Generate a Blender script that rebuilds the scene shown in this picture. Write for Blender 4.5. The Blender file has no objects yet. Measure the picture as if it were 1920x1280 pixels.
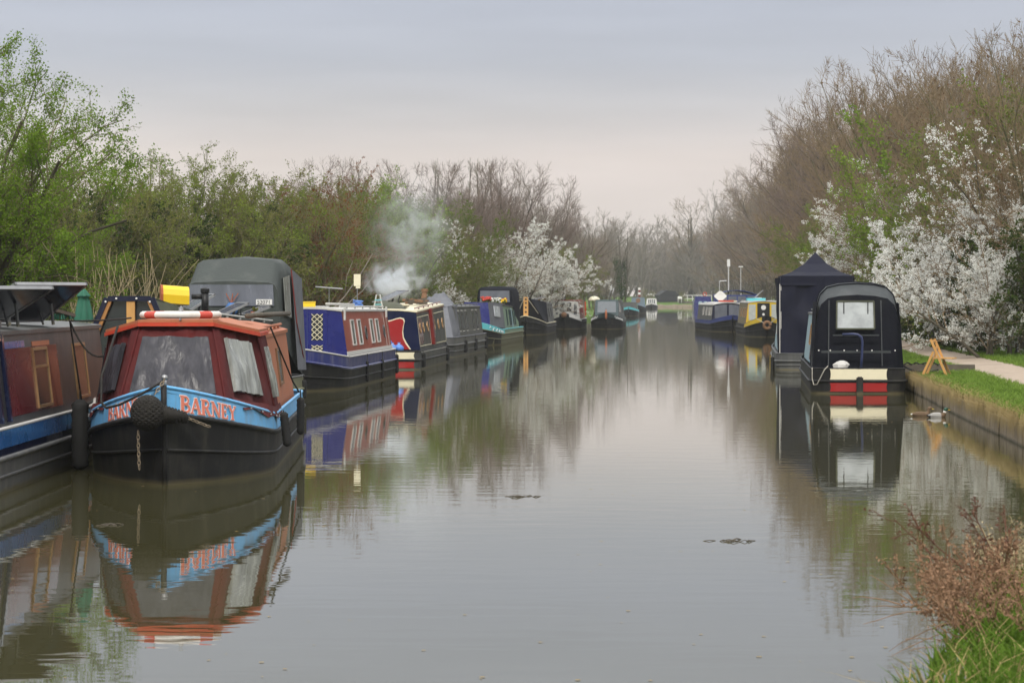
import bpy, math, random
import numpy as np
from mathutils import Vector, Matrix, noise as mnoise

random.seed(7)
S = bpy.context.scene
C = S.collection
R = math.radians

# ------------------------------------------------------------------ camera
FPX, HY, CAMH = 5200.0, 556.0, 2.1          # focal length in photo pixels, horizon row, eye height above water
cam_d = bpy.data.cameras.new('camera')
cam = bpy.data.objects.new('camera', cam_d); C.objects.link(cam)
cam.location = (0, 0, CAMH); cam.rotation_euler = (R(90), 0, 0)
cam_d.sensor_width = 36.0; cam_d.lens = 36.0 * FPX / 1920.0
cam_d.shift_y = -(640.0 - HY) / 1920.0
cam_d.clip_start = 0.5; cam_d.clip_end = 6000
cam_d.dof.use_dof = True; cam_d.dof.focus_distance = 42; cam_d.dof.aperture_fstop = 8.0
S.camera = cam

# ------------------------------------------------------------------ world: high overcast, a little real sky showing through
SUN_EL, SUN_AZ = R(42), R(182)              # azimuth clockwise from +Y: behind the camera
w = bpy.data.worlds.new('World'); S.world = w; w.use_nodes = True
nt = w.node_tree; nt.nodes.clear()
def N(t, tp, **kw):
    n = t.nodes.new(tp)
    for k, v in kw.items(): setattr(n, k, v)
    return n
out = N(nt, 'ShaderNodeOutputWorld'); bg = N(nt, 'ShaderNodeBackground'); bg.inputs[1].default_value = 0.12
sky = N(nt, 'ShaderNodeTexSky', sky_type='NISHITA', sun_disc=False, sun_elevation=SUN_EL, sun_rotation=SUN_AZ)
tc = N(nt, 'ShaderNodeTexCoord'); sx = N(nt, 'ShaderNodeSeparateXYZ')
nt.links.new(tc.outputs['Generated'], sx.inputs[0])
ramp = N(nt, 'ShaderNodeValToRGB'); cr = ramp.color_ramp
def stop(r, p, c):
    e = r.elements.new(p); e.color = (*c, 1)
cr.elements[0].position = 0.0; cr.elements[0].color = (.77, .67, .63, 1)
cr.elements[1].position = 1.0; cr.elements[1].color = (2.1, 2.1, 2.1, 1)
for p, c in ((.050, (.73, .645, .61)), (.068, (.60, .578, .59)), (.085, (.515, .53, .59)), (.105, (.49, .515, .595)), (.17, (.56, .585, .65)), (.40, (1.05, 1.07, 1.12))): stop(cr, p, c)
nt.links.new(sx.outputs[2], ramp.inputs[0])
mp = N(nt, 'ShaderNodeMapping'); mp.inputs['Scale'].default_value = (4, 4, 34); mp.inputs['Rotation'].default_value = (0, R(3), 0)
nt.links.new(tc.outputs['Generated'], mp.inputs[0])
nz = N(nt, 'ShaderNodeTexNoise'); nz.inputs['Scale'].default_value = 1.4; nz.inputs['Detail'].default_value = 5; nz.inputs['Roughness'].default_value = .5
nt.links.new(mp.outputs[0], nz.inputs['Vector'])
mr = N(nt, 'ShaderNodeMapRange'); mr.inputs[1].default_value = .3; mr.inputs[2].default_value = .7; mr.inputs[3].default_value = .93; mr.inputs[4].default_value = 1.09
nt.links.new(nz.outputs[0], mr.inputs[0])
mul = N(nt, 'ShaderNodeMix', data_type='RGBA', blend_type='MULTIPLY'); mul.inputs[0].default_value = 1
nt.links.new(ramp.outputs[0], mul.inputs[6]); nt.links.new(mr.outputs[0], mul.inputs[7])
gain = N(nt, 'ShaderNodeMix', data_type='RGBA', blend_type='MULTIPLY'); gain.inputs[0].default_value = 1
gain.inputs[7].default_value = (8.2, 8.2, 8.2, 1)
nt.links.new(mul.outputs[2], gain.inputs[6])
mix = N(nt, 'ShaderNodeMix', data_type='RGBA'); mix.inputs[0].default_value = .95
nt.links.new(sky.outputs[0], mix.inputs[6]); nt.links.new(gain.outputs[2], mix.inputs[7])
nt.links.new(mix.outputs[2], bg.inputs[0]); nt.links.new(bg.outputs[0], out.inputs[0])

sun_d = bpy.data.lights.new('sun', 'SUN'); sun_d.energy = 2.4; sun_d.angle = R(11); sun_d.color = (1, .95, .87)
sun = bpy.data.objects.new('sun', sun_d); C.objects.link(sun)
sdir = Vector((math.sin(SUN_AZ) * math.cos(SUN_EL), math.cos(SUN_AZ) * math.cos(SUN_EL), math.sin(SUN_EL)))
sun.rotation_euler = (-sdir).to_track_quat('-Z', 'Y').to_euler()

vs = S.view_settings; vs.view_transform = 'Standard'; vs.look = 'None'; vs.exposure = 0.06; vs.gamma = 1; vs.use_curve_mapping = False
S.render.engine = 'CYCLES'
cy = S.cycles
cy.use_denoising = True
try: cy.denoiser = 'OPENIMAGEDENOISE'; cy.denoising_prefilter = 'ACCURATE'
except Exception: pass
cy.max_bounces = 6; cy.diffuse_bounces = 2; cy.glossy_bounces = 3; cy.transmission_bounces = 4; cy.transparent_max_bounces = 12; cy.volume_bounces = 2
cy.caustics_reflective = False; cy.caustics_refractive = False
cy.use_adaptive_sampling = True; cy.adaptive_threshold = .015

# ------------------------------------------------------------------ survey helpers (turn a measured photo point into metres)
def at(px, py, Y): return Vector(((px - 960) / FPX * Y, Y, CAMH - (py - HY) / FPX * Y))
def onz(px, py, z=0.0):
    Y = FPX * (CAMH - z) / (py - HY); return Vector(((px - 960) / FPX * Y, Y, z))

# ------------------------------------------------------------------ mesh builder
class MB:
    def __init__(s): s.v = []; s.f = []; s.m = []
    def add(s, vs, fs, mi=0):
        o = len(s.v); s.v += [tuple(p) for p in vs]
        for f in fs: s.f.append(tuple(i + o for i in f)); s.m.append(mi)
        return s
    def hexa(s, p, mi=0):   # 8 corners: bottom 0-3 ccw, top 4-7
        return s.add(p, [(3, 2, 1, 0), (4, 5, 6, 7), (0, 1, 5, 4), (1, 2, 6, 5), (2, 3, 7, 6), (3, 0, 4, 7)], mi)
    def box(s, c, d, rot=None, mi=0):
        x, y, z = d[0] / 2, d[1] / 2, d[2] / 2
        p = [Vector(q) for q in ((-x, -y, -z), (x, -y, -z), (x, y, -z), (-x, y, -z), (-x, -y, z), (x, -y, z), (x, y, z), (-x, y, z))]
        if rot is not None:
            M = rot if isinstance(rot, Matrix) else Matrix.Rotation(rot, 3, 'Z')
            p = [M @ q for q in p]
        c = Vector(c); return s.hexa([c + q for q in p], mi)
    def bar(s, a, b, wd, th, up=(0, 0, 1), mi=0):   # rectangular bar from a to b
        a, b = Vector(a), Vector(b); d = (b - a).normalized(); u = Vector(up)
        sd = d.cross(u)
        if sd.length < 1e-4: sd = d.cross(Vector((1, 0, 0)))
        sd.normalize(); u = sd.cross(d).normalized(); sd *= wd / 2; u *= th / 2
        return s.hexa([a - sd - u, a + sd - u, b + sd - u, b - sd - u, a - sd + u, a + sd + u, b + sd + u, b - sd + u], mi)
    def tube(s, pts, r, n=7, mi=0, caps=True):
        pts = [Vector(p) for p in pts]; k = len(pts)
        rs = r if isinstance(r, (list, tuple)) else [r] * k
        vs, fs = [], []; ref = Vector((.13, .21, .97)).normalized()
        for i, p in enumerate(pts):
            d = (pts[min(i + 1, k - 1)] - pts[max(i - 1, 0)])
            d = d.normalized() if d.length > 1e-9 else Vector((0, 0, 1))
            if abs(d.dot(ref)) > .97: ref = Vector((.9, .3, .1)).normalized()
            a = d.cross(ref).normalized(); b = d.cross(a).normalized()
            for j in range(n):
                t = 2 * math.pi * j / n; vs.append(p + (a * math.cos(t) + b * math.sin(t)) * rs[i])
        for i in range(k - 1):
            for j in range(n):
                fs.append((i * n + j, i * n + (j + 1) % n, (i + 1) * n + (j + 1) % n, (i + 1) * n + j))
        if caps: fs += [tuple(range(n))[::-1], tuple((k - 1) * n + j for j in range(n))]
        return s.add(vs, fs, mi)
    def grid(s, rows, mi=0, closed=False):
        n = len(rows[0]); vs = [p for r in rows for p in r]; fs = []
        for i in range(len(rows) - 1):
            for j in range(n if closed else n - 1):
                fs.append((i * n + j, i * n + (j + 1) % n, (i + 1) * n + (j + 1) % n, (i + 1) * n + j))
        return s.add(vs, fs, mi)
    def slab(s, poly, vec, mi=0):   # polygon extruded by vec
        n = len(poly); v = Vector(vec); a = [Vector(p) for p in poly]
        return s.add(a + [p + v for p in a], [tuple(range(n))[::-1], tuple(range(n, 2 * n))] + [(i, (i + 1) % n, n + (i + 1) % n, n + i) for i in range(n)], mi)
    def lathe(s, prof, n=16, c=(0, 0, 0), mi=0, M=None):
        c = Vector(c); rows = []
        for r, z in prof:
            row = [Vector((r * math.cos(2 * math.pi * j / n), r * math.sin(2 * math.pi * j / n), z)) for j in range(n)]
            rows.append([c + (M @ q if M else q) for q in row])
        return s.grid(rows, mi, closed=True)
    def build(s, name, mats, parent=None, smooth=False):
        me = bpy.data.meshes.new(name); me.from_pydata(s.v, [], s.f)
        for m in (mats if isinstance(mats, (list, tuple)) else [mats]): me.materials.append(MAT(m))
        if len(me.materials) > 1: me.polygons.foreach_set('material_index', s.m)
        if smooth: me.polygons.foreach_set('use_smooth', [True] * len(me.polygons))
        me.update()
        return link(name, me, parent)
def link(name, me, parent=None):
    o = bpy.data.objects.new(name, me); C.objects.link(o)
    if parent: o.parent = parent
    return o
def tag(o, label=None, cat=None, group=None, kind=None):
    if label: o['label'] = label
    if cat: o['category'] = cat
    if group: o['group'] = group
    if kind: o['kind'] = kind
    return o
def thing(name, label, cat, loc=(0, 0, 0), rz=0, group=None):
    o = bpy.data.objects.new(name, None); C.objects.link(o); o.location = loc; o.rotation_euler = (0, 0, rz)
    return tag(o, label, cat, group)
def obj(o, name): return o.matrix_basis
def sag(a, b, d, n=9):
    a, b = Vector(a), Vector(b)
    return [a.lerp(b, i / n) - Vector((0, 0, d * 4 * (i / n) * (1 - i / n))) for i in range(n + 1)]

# ------------------------------------------------------------------ materials
MATS = {}
def MAT(m): return MATS[m] if isinstance(m, str) else m
def pmat(name, col, rough=.5, var=.12, vs=3.0, bump=0.0, bs=30.0, metal=0.0, dirt=None, streak=None, spec=.32, coat=0.0, tr=0.0, stretch=(1, 1, 1), water=None, alpha=1.0):
    m = bpy.data.materials.new(name); m.use_nodes = True; t = m.node_tree; L = t.links.new
    p = t.nodes['Principled BSDF']; p.inputs['Roughness'].default_value = rough; p.inputs['Metallic'].default_value = metal
    p.inputs['Specular IOR Level'].default_value = spec; p.inputs['Coat Weight'].default_value = coat; p.inputs['Coat Roughness'].default_value = .08
    p.inputs['Alpha'].default_value = alpha
    tc = N(t, 'ShaderNodeTexCoord'); mp = N(t, 'ShaderNodeMapping'); mp.inputs['Scale'].default_value = stretch
    L(tc.outputs['Object'], mp.inputs[0])
    n1 = N(t, 'ShaderNodeTexNoise'); n1.inputs['Scale'].default_value = vs; n1.inputs['Detail'].default_value = 6; n1.inputs['Roughness'].default_value = .6
    L(mp.outputs[0], n1.inputs['Vector'])
    mx = N(t, 'ShaderNodeMix', data_type='RGBA'); c = Vector(col)
    mx.inputs[6].default_value = (*(c * (1 - var * 1.6)), 1); mx.inputs[7].default_value = (*[min(1, q) for q in (c * (1 + var * 1.6))], 1)
    L(n1.outputs[0], mx.inputs[0]); cur = mx.outputs[2]
    def layer(cur, dcol, amt, sc, st, lo=.52, hi=.72):
        mp2 = N(t, 'ShaderNodeMapping'); mp2.inputs['Scale'].default_value = st; L(tc.outputs['Object'], mp2.inputs[0])
        nn = N(t, 'ShaderNodeTexNoise'); nn.inputs['Scale'].default_value = sc; nn.inputs['Detail'].default_value = 7; nn.inputs['Roughness'].default_value = .65
        L(mp2.outputs[0], nn.inputs['Vector'])
        r = N(t, 'ShaderNodeMapRange'); r.inputs[1].default_value = lo; r.inputs[2].default_value = hi; r.inputs[4].default_value = amt; L(nn.outputs[0], r.inputs[0])
        x = N(t, 'ShaderNodeMix', data_type='RGBA'); L(r.outputs[0], x.inputs[0]); L(cur, x.inputs[6]); x.inputs[7].default_value = (*dcol, 1)
        return x.outputs[2]
    if dirt: cur = layer(cur, dirt[0], dirt[1], dirt[2] if len(dirt) > 2 else 2.5, (1, 1, 1))
    if streak: cur = layer(cur, streak[0], streak[1], streak[2] if len(streak) > 2 else 6, (1, 1, .12), .5, .75)
    if water:   # weed and scum close to the water line: (colour, height)
        sz = N(t, 'ShaderNodeSeparateXYZ'); L(tc.outputs['Object'], sz.inputs[0])
        ad = N(t, 'ShaderNodeMath', operation='MULTIPLY_ADD'); ad.inputs[1].default_value = -.07; L(n1.outputs[0], ad.inputs[0]); L(sz.outputs[2], ad.inputs[2])
        r = N(t, 'ShaderNodeMapRange'); r.inputs[1].default_value = water[1] - .14; r.inputs[2].default_value = water[1] - .20; r.inputs[3].default_value = 0; r.inputs[4].default_value = .9; L(ad.outputs[0], r.inputs[0])
        x = N(t, 'ShaderNodeMix', data_type='RGBA'); L(r.outputs[0], x.inputs[0]); L(cur, x.inputs[6]); x.inputs[7].default_value = (*water[0], 1); cur = x.outputs[2]
    L(cur, p.inputs['Base Color'])
    rr = N(t, 'ShaderNodeMapRange'); rr.inputs[3].default_value = max(.02, rough - .12); rr.inputs[4].default_value = min(1, rough + .18); L(n1.outputs[0], rr.inputs[0]); L(rr.outputs[0], p.inputs['Roughness'])
    if bump:
        n2 = N(t, 'ShaderNodeTexNoise'); n2.inputs['Scale'].default_value = bs; n2.inputs['Detail'].default_value = 4; L(mp.outputs[0], n2.inputs['Vector'])
        b = N(t, 'ShaderNodeBump'); b.inputs['Strength'].default_value = bump; b.inputs['Distance'].default_value = .02; L(n2.outputs[0], b.inputs['Height']); L(b.outputs[0], p.inputs['Normal'])
    if tr:
        p.inputs['Transmission Weight'].default_value = tr
    MATS[name] = m; return m
def leafmat(name, c1, c2, sc=1.2, trans=.35):
    m = bpy.data.materials.new(name); m.use_nodes = True; t = m.node_tree; L = t.links.new; t.nodes.remove(t.nodes['Principled BSDF'])
    o = t.nodes['Material Output']; tc = N(t, 'ShaderNodeTexCoord'); n1 = N(t, 'ShaderNodeTexNoise'); n1.inputs['Scale'].default_value = sc; n1.inputs['Detail'].default_value = 8; n1.inputs['Roughness'].default_value = .75
    L(tc.outputs['Object'], n1.inputs['Vector'])
    oi = N(t, 'ShaderNodeObjectInfo'); ad = N(t, 'ShaderNodeMath', operation='MULTIPLY_ADD'); ad.inputs[1].default_value = .35; L(oi.outputs['Random'], ad.inputs[0]); L(n1.outputs[0], ad.inputs[2])
    r = N(t, 'ShaderNodeMapRange'); r.inputs[1].default_value = .4; r.inputs[2].default_value = .95; L(ad.outputs[0], r.inputs[0])
    mx = N(t, 'ShaderNodeMix', data_type='RGBA'); mx.inputs[6].default_value = (*c1, 1); mx.inputs[7].default_value = (*c2, 1); L(r.outputs[0], mx.inputs[0])
    d = N(t, 'ShaderNodeBsdfDiffuse'); tl = N(t, 'ShaderNodeBsdfTranslucent'); ms = N(t, 'ShaderNodeMixShader'); ms.inputs[0].default_value = trans
    L(mx.outputs[2], d.inputs[0]); L(mx.outputs[2], tl.inputs[0]); L(d.outputs[0], ms.inputs[1]); L(tl.outputs[0], ms.inputs[2]); L(ms.outputs[0], o.inputs[0])
    MATS[name] = m; return m
SCUM = (.075, .07, .03)
pmat('black_hull', (.014, .014, .014), .5, .3, 2, .05, 40, spec=.2, dirt=((.06, .055, .04), .4, 2.2), streak=((.085, .08, .06), .35, 5), water=((.10, .085, .045), .17))
pmat('grey_hull', (.10, .10, .098), .42, .2, 2, .04, 40, dirt=((.16, .15, .11), .5, 2), streak=((.22, .21, .18), .5, 5), water=((.12, .105, .055), .18))
pmat('green_hull', (.15, .15, .085), .6, .2, 2, .06, 40, dirt=((.22, .2, .13), .6, 2), streak=((.09, .085, .05), .6, 5), water=((.10, .09, .04), .2))
pmat('black', (.012, .012, .013), .45, .3, 4)
pmat('rubber', (.014, .014, .013), .75, .3, 8, .3, 60)
pmat('rope_dark', (.02, .018, .015), .9, .4, 20, .6, 90)
pmat('rope_pale', (.35, .33, .28), .9, .2, 20, .6, 90)
pmat('steel', (.32, .32, .32), .4, .2, 8, metal=.8)
pmat('chain', (.25, .2, .14), .6, .3, 12, metal=.5)
pmat('white', (.72, .71, .68), .45, .08, 3, dirt=((.35, .33, .28), .35, 3))
pmat('cream', (.72, .66, .47), .4, .06, 3, dirt=((.4, .36, .25), .3, 3))
pmat('red', (.31, .014, .013), .35, .15, 3, coat=.3, dirt=((.22, .03, .025), .5, 3), water=((.13, .06, .03), .10))
pmat('glass', (.02, .024, .028), .06, .1, 3, spec=.8)
pmat('glass_grey', (.10, .115, .125), .12, .2, 2, spec=.7)
pmat('brass', (.42, .25, .12), .35, .15, 6, metal=.6)
pmat('wood', (.36, .17, .055), .5, .2, 6, stretch=(4, 4, .6))
pmat('wood_pale', (.50, .27, .085), .5, .15, 6, stretch=(3, 3, .8))
pmat('wood_old', (.10, .085, .065), .85, .3, 5, .4, 30)
pmat('plastic_yellow', (.75, .5, .02), .4, .05, 3)
# ================================================================== THE SETTING
def poly_interp(P):
    P = sorted(P, key=lambda q: q[1]); ys = [q[1] for q in P]; xs = [q[0] for q in P]
    return lambda y: float(np.interp(y, ys, xs))
EDGE_R = poly_interp([(-1.6, -30), (-1.2, 0), (-.2, 5), (1.0, 10), (1.75, 12), (2.35, 14.3), (3.05, 17), (3.85, 19.5), (4.75, 22.5), (5.7, 26.5), (6.5, 32), (7.1, 38), (7.8, 48), (8.75, 60), (9.7, 73), (11.2, 95), (15.2, 142), (16.2, 165), (18.4, 192), (24, 300), (30, 400), (34, 460), (38, 546), (40, 700)])
EDGE_L = poly_interp([(-12, -30), (-11.5, 30), (-11.8, 62), (-11.2, 75), (-8, 86), (-5.6, 97), (-4.4, 112), (-3.0, 130), (-.9, 152), (1.0, 176), (4.5, 215), (10.8, 300), (14, 352), (18.5, 420), (23, 500), (25, 546), (26, 700)])
GZ = .42
def ground_mat():
    m = bpy.data.materials.new('turf'); m.use_nodes = True; t = m.node_tree; L = t.links.new; p = t.nodes['Principled BSDF']; p.inputs['Roughness'].default_value = .95; p.inputs['Specular IOR Level'].default_value = .1
    tc = N(t, 'ShaderNodeTexCoord')
    a = N(t, 'ShaderNodeTexNoise'); a.inputs['Scale'].default_value = .5; a.inputs['Detail'].default_value = 8; L(tc.outputs['Object'], a.inputs['Vector'])
    b = N(t, 'ShaderNodeTexNoise'); b.inputs['Scale'].default_value = 14; b.inputs['Detail'].default_value = 6; L(tc.outputs['Object'], b.inputs['Vector'])
    r = N(t, 'ShaderNodeValToRGB'); r.color_ramp.elements[0].position = .35; r.color_ramp.elements[0].color = (.06, .12, .018, 1); r.color_ramp.elements[1].position = .7; r.color_ramp.elements[1].color = (.115, .185, .04, 1); L(b.outputs[0], r.inputs[0])
    mx = N(t, 'ShaderNodeMix', data_type='RGBA'); rr = N(t, 'ShaderNodeMapRange'); rr.inputs[1].default_value = .5; rr.inputs[2].default_value = .75; rr.inputs[4].default_value = .7; L(a.outputs[0], rr.inputs[0]); L(rr.outputs[0], mx.inputs[0]); L(r.outputs[0], mx.inputs[6]); mx.inputs[7].default_value = (.11, .10, .04, 1)
    L(mx.outputs[2], p.inputs['Base Color'])
    bp = N(t, 'ShaderNodeBump'); bp.inputs['Strength'].default_value = .6; bp.inputs['Distance'].default_value = .05; L(b.outputs[0], bp.inputs['Height']); L(bp.outputs[0], p.inputs['Normal'])
    MATS['turf'] = m
ground_mat()
pmat('path', (.35, .28, .215), .95, .22, 9, .5, 60, dirt=((.2, .16, .12), .6, 1.2))
pmat('edging', (.32, .26, .19), .9, .3, 4, .7, 25, dirt=((.40, .34, .26), .7, 3), streak=((.10, .07, .04), .85, 9), water=((.05, .05, .025), .16))
pmat('earth', (.07, .055, .035), .95, .3, 3, .5, 20)
ys = sorted(set([-30, -10] + list(np.arange(0, 110, 2.0)) + list(np.arange(110, 560, 8.0)) + [546, 700]))
def bank(name, edge, sg, prof):
    mb = MB(); rows = []
    for y in ys:
        e = edge(y); rows.append([(e + sg * dx, y, z + (.04 * mnoise.noise(Vector((dx * .7, y * .35, 3))) if dx > .3 else 0)) for dx, z in prof])
    mb.grid(rows); o = mb.build(name, ['turf'], smooth=True); tag(o, kind='structure'); return o
bank('right_bank', EDGE_R, 1, [(.10, -.6), (.10, .26), (.35, .36), (.8, .43), (1.25, .43), (2.55, .43), (3.2, .5), (4.2, .56), (8, .7), (20, .9), (60, 1.2), (260, 1.4), (900, 1.5)])
bank('left_bank', EDGE_L, -1, [(0, -.6), (0, .3), (.5, .4), (1.5, .45), (4, .55), (10, .7), (25, .9), (60, 1.2), (260, 1.4), (900, 1.5)])
# towpath sheet
mb = MB(); rows = []
for y in np.arange(24, 330, 1.5):
    e = EDGE_R(y); q = .10 * mnoise.noise(Vector((0, y * .5, 0))); q2 = .10 * mnoise.noise(Vector((9, y * .5, 0)))
    rows.append([(e + 1.24 + q, y, .455), (e + 1.7, y, .485), (e + 2.1, y, .49), (e + 2.62 + q2, y, .53)])
mb.grid(rows); tag(mb.build('towpath', ['path'], smooth=True), kind='structure')
# far end of the canal: low stone edge and a grass slope, land beyond up to the horizon
mb = MB(); mb.grid([[(x, y, z) for x in (-950, -60, 0, 25, 32, 38, 60, 140, 950)] for y, z in ((546, -.6), (546, .45), (547, .55), (556, 1.4), (580, 2.0), (700, 2.2), (1500, 2.2))])
tag(mb.build('far_ground', ['turf'], smooth=True), kind='structure')
mb = MB(); mb.grid([[(x, y, z) for x in (-980, 980)] for y, z in ((-600, -1.2), (1500, -1.2))])
tag(mb.build('canal_bed', ['earth']), kind='structure')
# stone edge, block by block
er = thing('canal_edging', None, None); tag(er, kind='structure')
rng = random.Random(3)
y = 20.0; k = 0
while y < 78:
    wd = rng.uniform(.45, .85); x0, x1 = EDGE_R(y), EDGE_R(y + wd - .008)
    off = rng.uniform(-.015, .015); h = .29 + rng.uniform(-.035, .03); lean = rng.uniform(-.03, .02)
    mb = MB(); mb.hexa([(x0 + off + lean, y, -.5), (x0 + .16, y, -.5), (x1 + .16, y + wd - .008, -.5), (x1 + off + lean, y + wd - .008, -.5),
                        (x0 + off, y, h), (x0 + .18, y, h + .01), (x1 + .18, y + wd - .008, h + .01), (x1 + off, y + wd - .008, h)])
    mb.build('pile', ['edging'], er); y += wd; k += 1
mb = MB()
for yy in np.arange(78, 546, 4.0): mb.hexa([(EDGE_R(yy), yy, -.5), (EDGE_R(yy) + .2, yy, -.5), (EDGE_R(yy + 4) + .2, yy + 4, -.5), (EDGE_R(yy + 4), yy + 4, -.5), (EDGE_R(yy), yy, .36), (EDGE_R(yy) + .2, yy, .37), (EDGE_R(yy + 4) + .2, yy + 4, .37), (EDGE_R(yy + 4), yy + 4, .36)])
mb.build('far_piles', ['edging'], er)['kind'] = 'stuff'
fe = thing('lock_edging', None, None); tag(fe, kind='structure')
x = 24.0
while x < 38:
    wd = rng.uniform(.7, 1.2); mb = MB(); h = .5 + rng.uniform(-.06, .1); mb.box((x + wd / 2, 545.7 + rng.uniform(-.06, .06), h / 2 - .2), (wd - .05, .7, h + .4)); mb.build('stone', ['edging'], fe); x += wd

# water
m = bpy.data.materials.new('canal_water'); m.use_nodes = True; t = m.node_tree; L = t.links.new; p = t.nodes['Principled BSDF']
p.inputs['Base Color'].default_value = (.058, .054, .024, 1); p.inputs['Roughness'].default_value = .015; p.inputs['IOR'].default_value = 1.52
tc = N(t, 'ShaderNodeTexCoord')
def wn(scale, sc, det=2, rgh=.5):
    mp = N(t, 'ShaderNodeMapping'); mp.inputs['Scale'].default_value = sc; mp.inputs['Rotation'].default_value = (0, 0, R(6)); L(tc.outputs['Object'], mp.inputs[0])
    n = N(t, 'ShaderNodeTexNoise'); n.inputs['Scale'].default_value = scale; n.inputs['Detail'].default_value = det; n.inputs['Roughness'].default_value = rgh; L(mp.outputs[0], n.inputs['Vector']); return n
n1 = wn(1.0, (1.1, 2.6, 1)); n2 = wn(1.0, (5, 11, 1), 2); n3 = wn(.035, (1.6, 1, 1), 3)
mk = N(t, 'ShaderNodeMapRange'); mk.inputs[1].default_value = .42; mk.inputs[2].default_value = .62; mk.inputs[3].default_value = .12; mk.inputs[4].default_value = 1.0; L(n3.outputs[0], mk.inputs[0])
a = N(t, 'ShaderNodeMath', operation='MULTIPLY'); L(n2.outputs[0], a.inputs[0]); L(mk.outputs[0], a.inputs[1])
b = N(t, 'ShaderNodeMath', operation='MULTIPLY_ADD'); L(a.outputs[0], b.inputs[0]); b.inputs[1].default_value = .40; L(n1.outputs[0], b.inputs[2])
bp = N(t, 'ShaderNodeBump'); bp.inputs['Strength'].default_value = 1.0; bp.inputs['Distance'].default_value = .0014; L(b.outputs[0], bp.inputs['Height']); L(bp.outputs[0], p.inputs['Normal'])
MATS['canal_water'] = m
mb = MB(); mb.grid([[(-60, y, 0), (70, y, 0)] for y in (-40, 60, 200, 546.2)]); tag(mb.build('canal_water', ['canal_water']), kind='structure')
# ================================================================== VEGETATION
def npmesh(name, V, F, mats, mi=None, smooth=False):
    V = np.asarray(V, np.float32); F = np.asarray(F, np.int32); k = F.shape[1]
    me = bpy.data.meshes.new(name); me.vertices.add(len(V)); me.vertices.foreach_set('co', V.ravel())
    me.loops.add(F.size); me.loops.foreach_set('vertex_index', F.ravel()); me.polygons.add(len(F))
    me.polygons.foreach_set('loop_start', np.arange(0, F.size, k, dtype=np.int32)); 
    try: me.polygons.foreach_set('loop_total', np.full(len(F), k, np.int32))
    except Exception: pass
    for m in mats: me.materials.append(MAT(m))
    if mi is not None: me.polygons.foreach_set('material_index', np.asarray(mi, np.int32))
    if smooth: me.polygons.foreach_set('use_smooth', np.ones(len(F), bool))
    me.update(calc_edges=True); return me
def nrm(a): return a / np.maximum(1e-9, np.linalg.norm(a, axis=-1, keepdims=True))
def polylines(rg, pos, dr, ln, segs, wander, up, droop=0.0):
    n = len(pos); P = np.zeros((n, segs + 1, 3)); P[:, 0] = pos; d = dr.copy(); D = np.zeros((n, segs + 1, 3)); D[:, 0] = d
    for i in range(segs):
        d = nrm(d + rg.normal(0, wander, (n, 3)) + np.array([0, 0, up - droop * i / segs])); P[:, i + 1] = P[:, i] + d * (ln / segs)[:, None]; D[:, i + 1] = d
    return P, D
def grow(seed, stems, levels):
    """stems: pos, dir, len, rad; levels: dicts. Returns a list of (points, radii)"""
    rg = np.random.default_rng(seed); pos, dr, ln, rad = stems; out = []
    for li, lv in enumerate(levels):
        P, D = polylines(rg, pos, dr, ln, lv['segs'], lv['wander'], lv['up'], lv.get('droop', 0))
        tt = np.linspace(0, 1, lv['segs'] + 1)[None, :]; Rd = rad[:, None] * (1 - (1 - lv.get('tip', .35)) * tt)
        out.append((P, Rd, ln))
        if li + 1 < len(levels):
            nx = levels[li + 1]; m = nx['n']; n = len(P); idx = np.repeat(np.arange(n), m); t = rg.uniform(nx.get('t0', .25), 1.0, n * m)
            f = t * lv['segs']; i0 = np.minimum(f.astype(int), lv['segs'] - 1); fr = (f - i0)[:, None]
            pos = P[idx, i0] * (1 - fr) + P[idx, i0 + 1] * fr; pd = D[idx, i0]
            pr = nrm(np.cross(pd, rg.normal(size=(n * m, 3)))); an = np.radians(rg.uniform(*nx['ang'], n * m))[:, None]
            dr = nrm(pd * np.cos(an) + pr * np.sin(an)); dr[:, 2] += nx.get('lift', 0); dr = nrm(dr)
            ln2 = ln[idx] * rg.uniform(*nx['len'], n * m) * (1 - nx.get('taper', .45) * t); rad = np.maximum(nx['rmin'], Rd[idx, i0] * nx.get('rr', .6)); ln = ln2
    return out
def prisms(parts, sides=3):
    Vs, Fs, o = [], [], 0
    for P, Rd, _ in parts:
        n, k, _3 = P.shape; d = np.zeros_like(P); d[:, :-1] = P[:, 1:] - P[:, :-1]; d[:, -1] = d[:, -2]; d = nrm(d)
        ref = np.where(np.abs(d[..., 2:3]) > .9, np.array([1., 0, 0]), np.array([0, 0, 1.])); a = nrm(np.cross(d, ref)); b = np.cross(d, a)
        ring = np.stack([P + (a * math.cos(2 * math.pi * j / sides) + b * math.sin(2 * math.pi * j / sides)) * Rd[..., None] for j in range(sides)], 2)
        Vs.append(ring.reshape(-1, 3)); base = o + (np.arange(n)[:, None] * k + np.arange(k - 1)[None, :]) * sides
        for j in range(sides):
            j2 = (j + 1) % sides; Fs.append(np.stack([base + j, base + j2, base + j2 + sides, base + j + sides], -1).reshape(-1, 4))
        o += n * k * sides
    return np.concatenate(Vs), np.concatenate(Fs)
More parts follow.
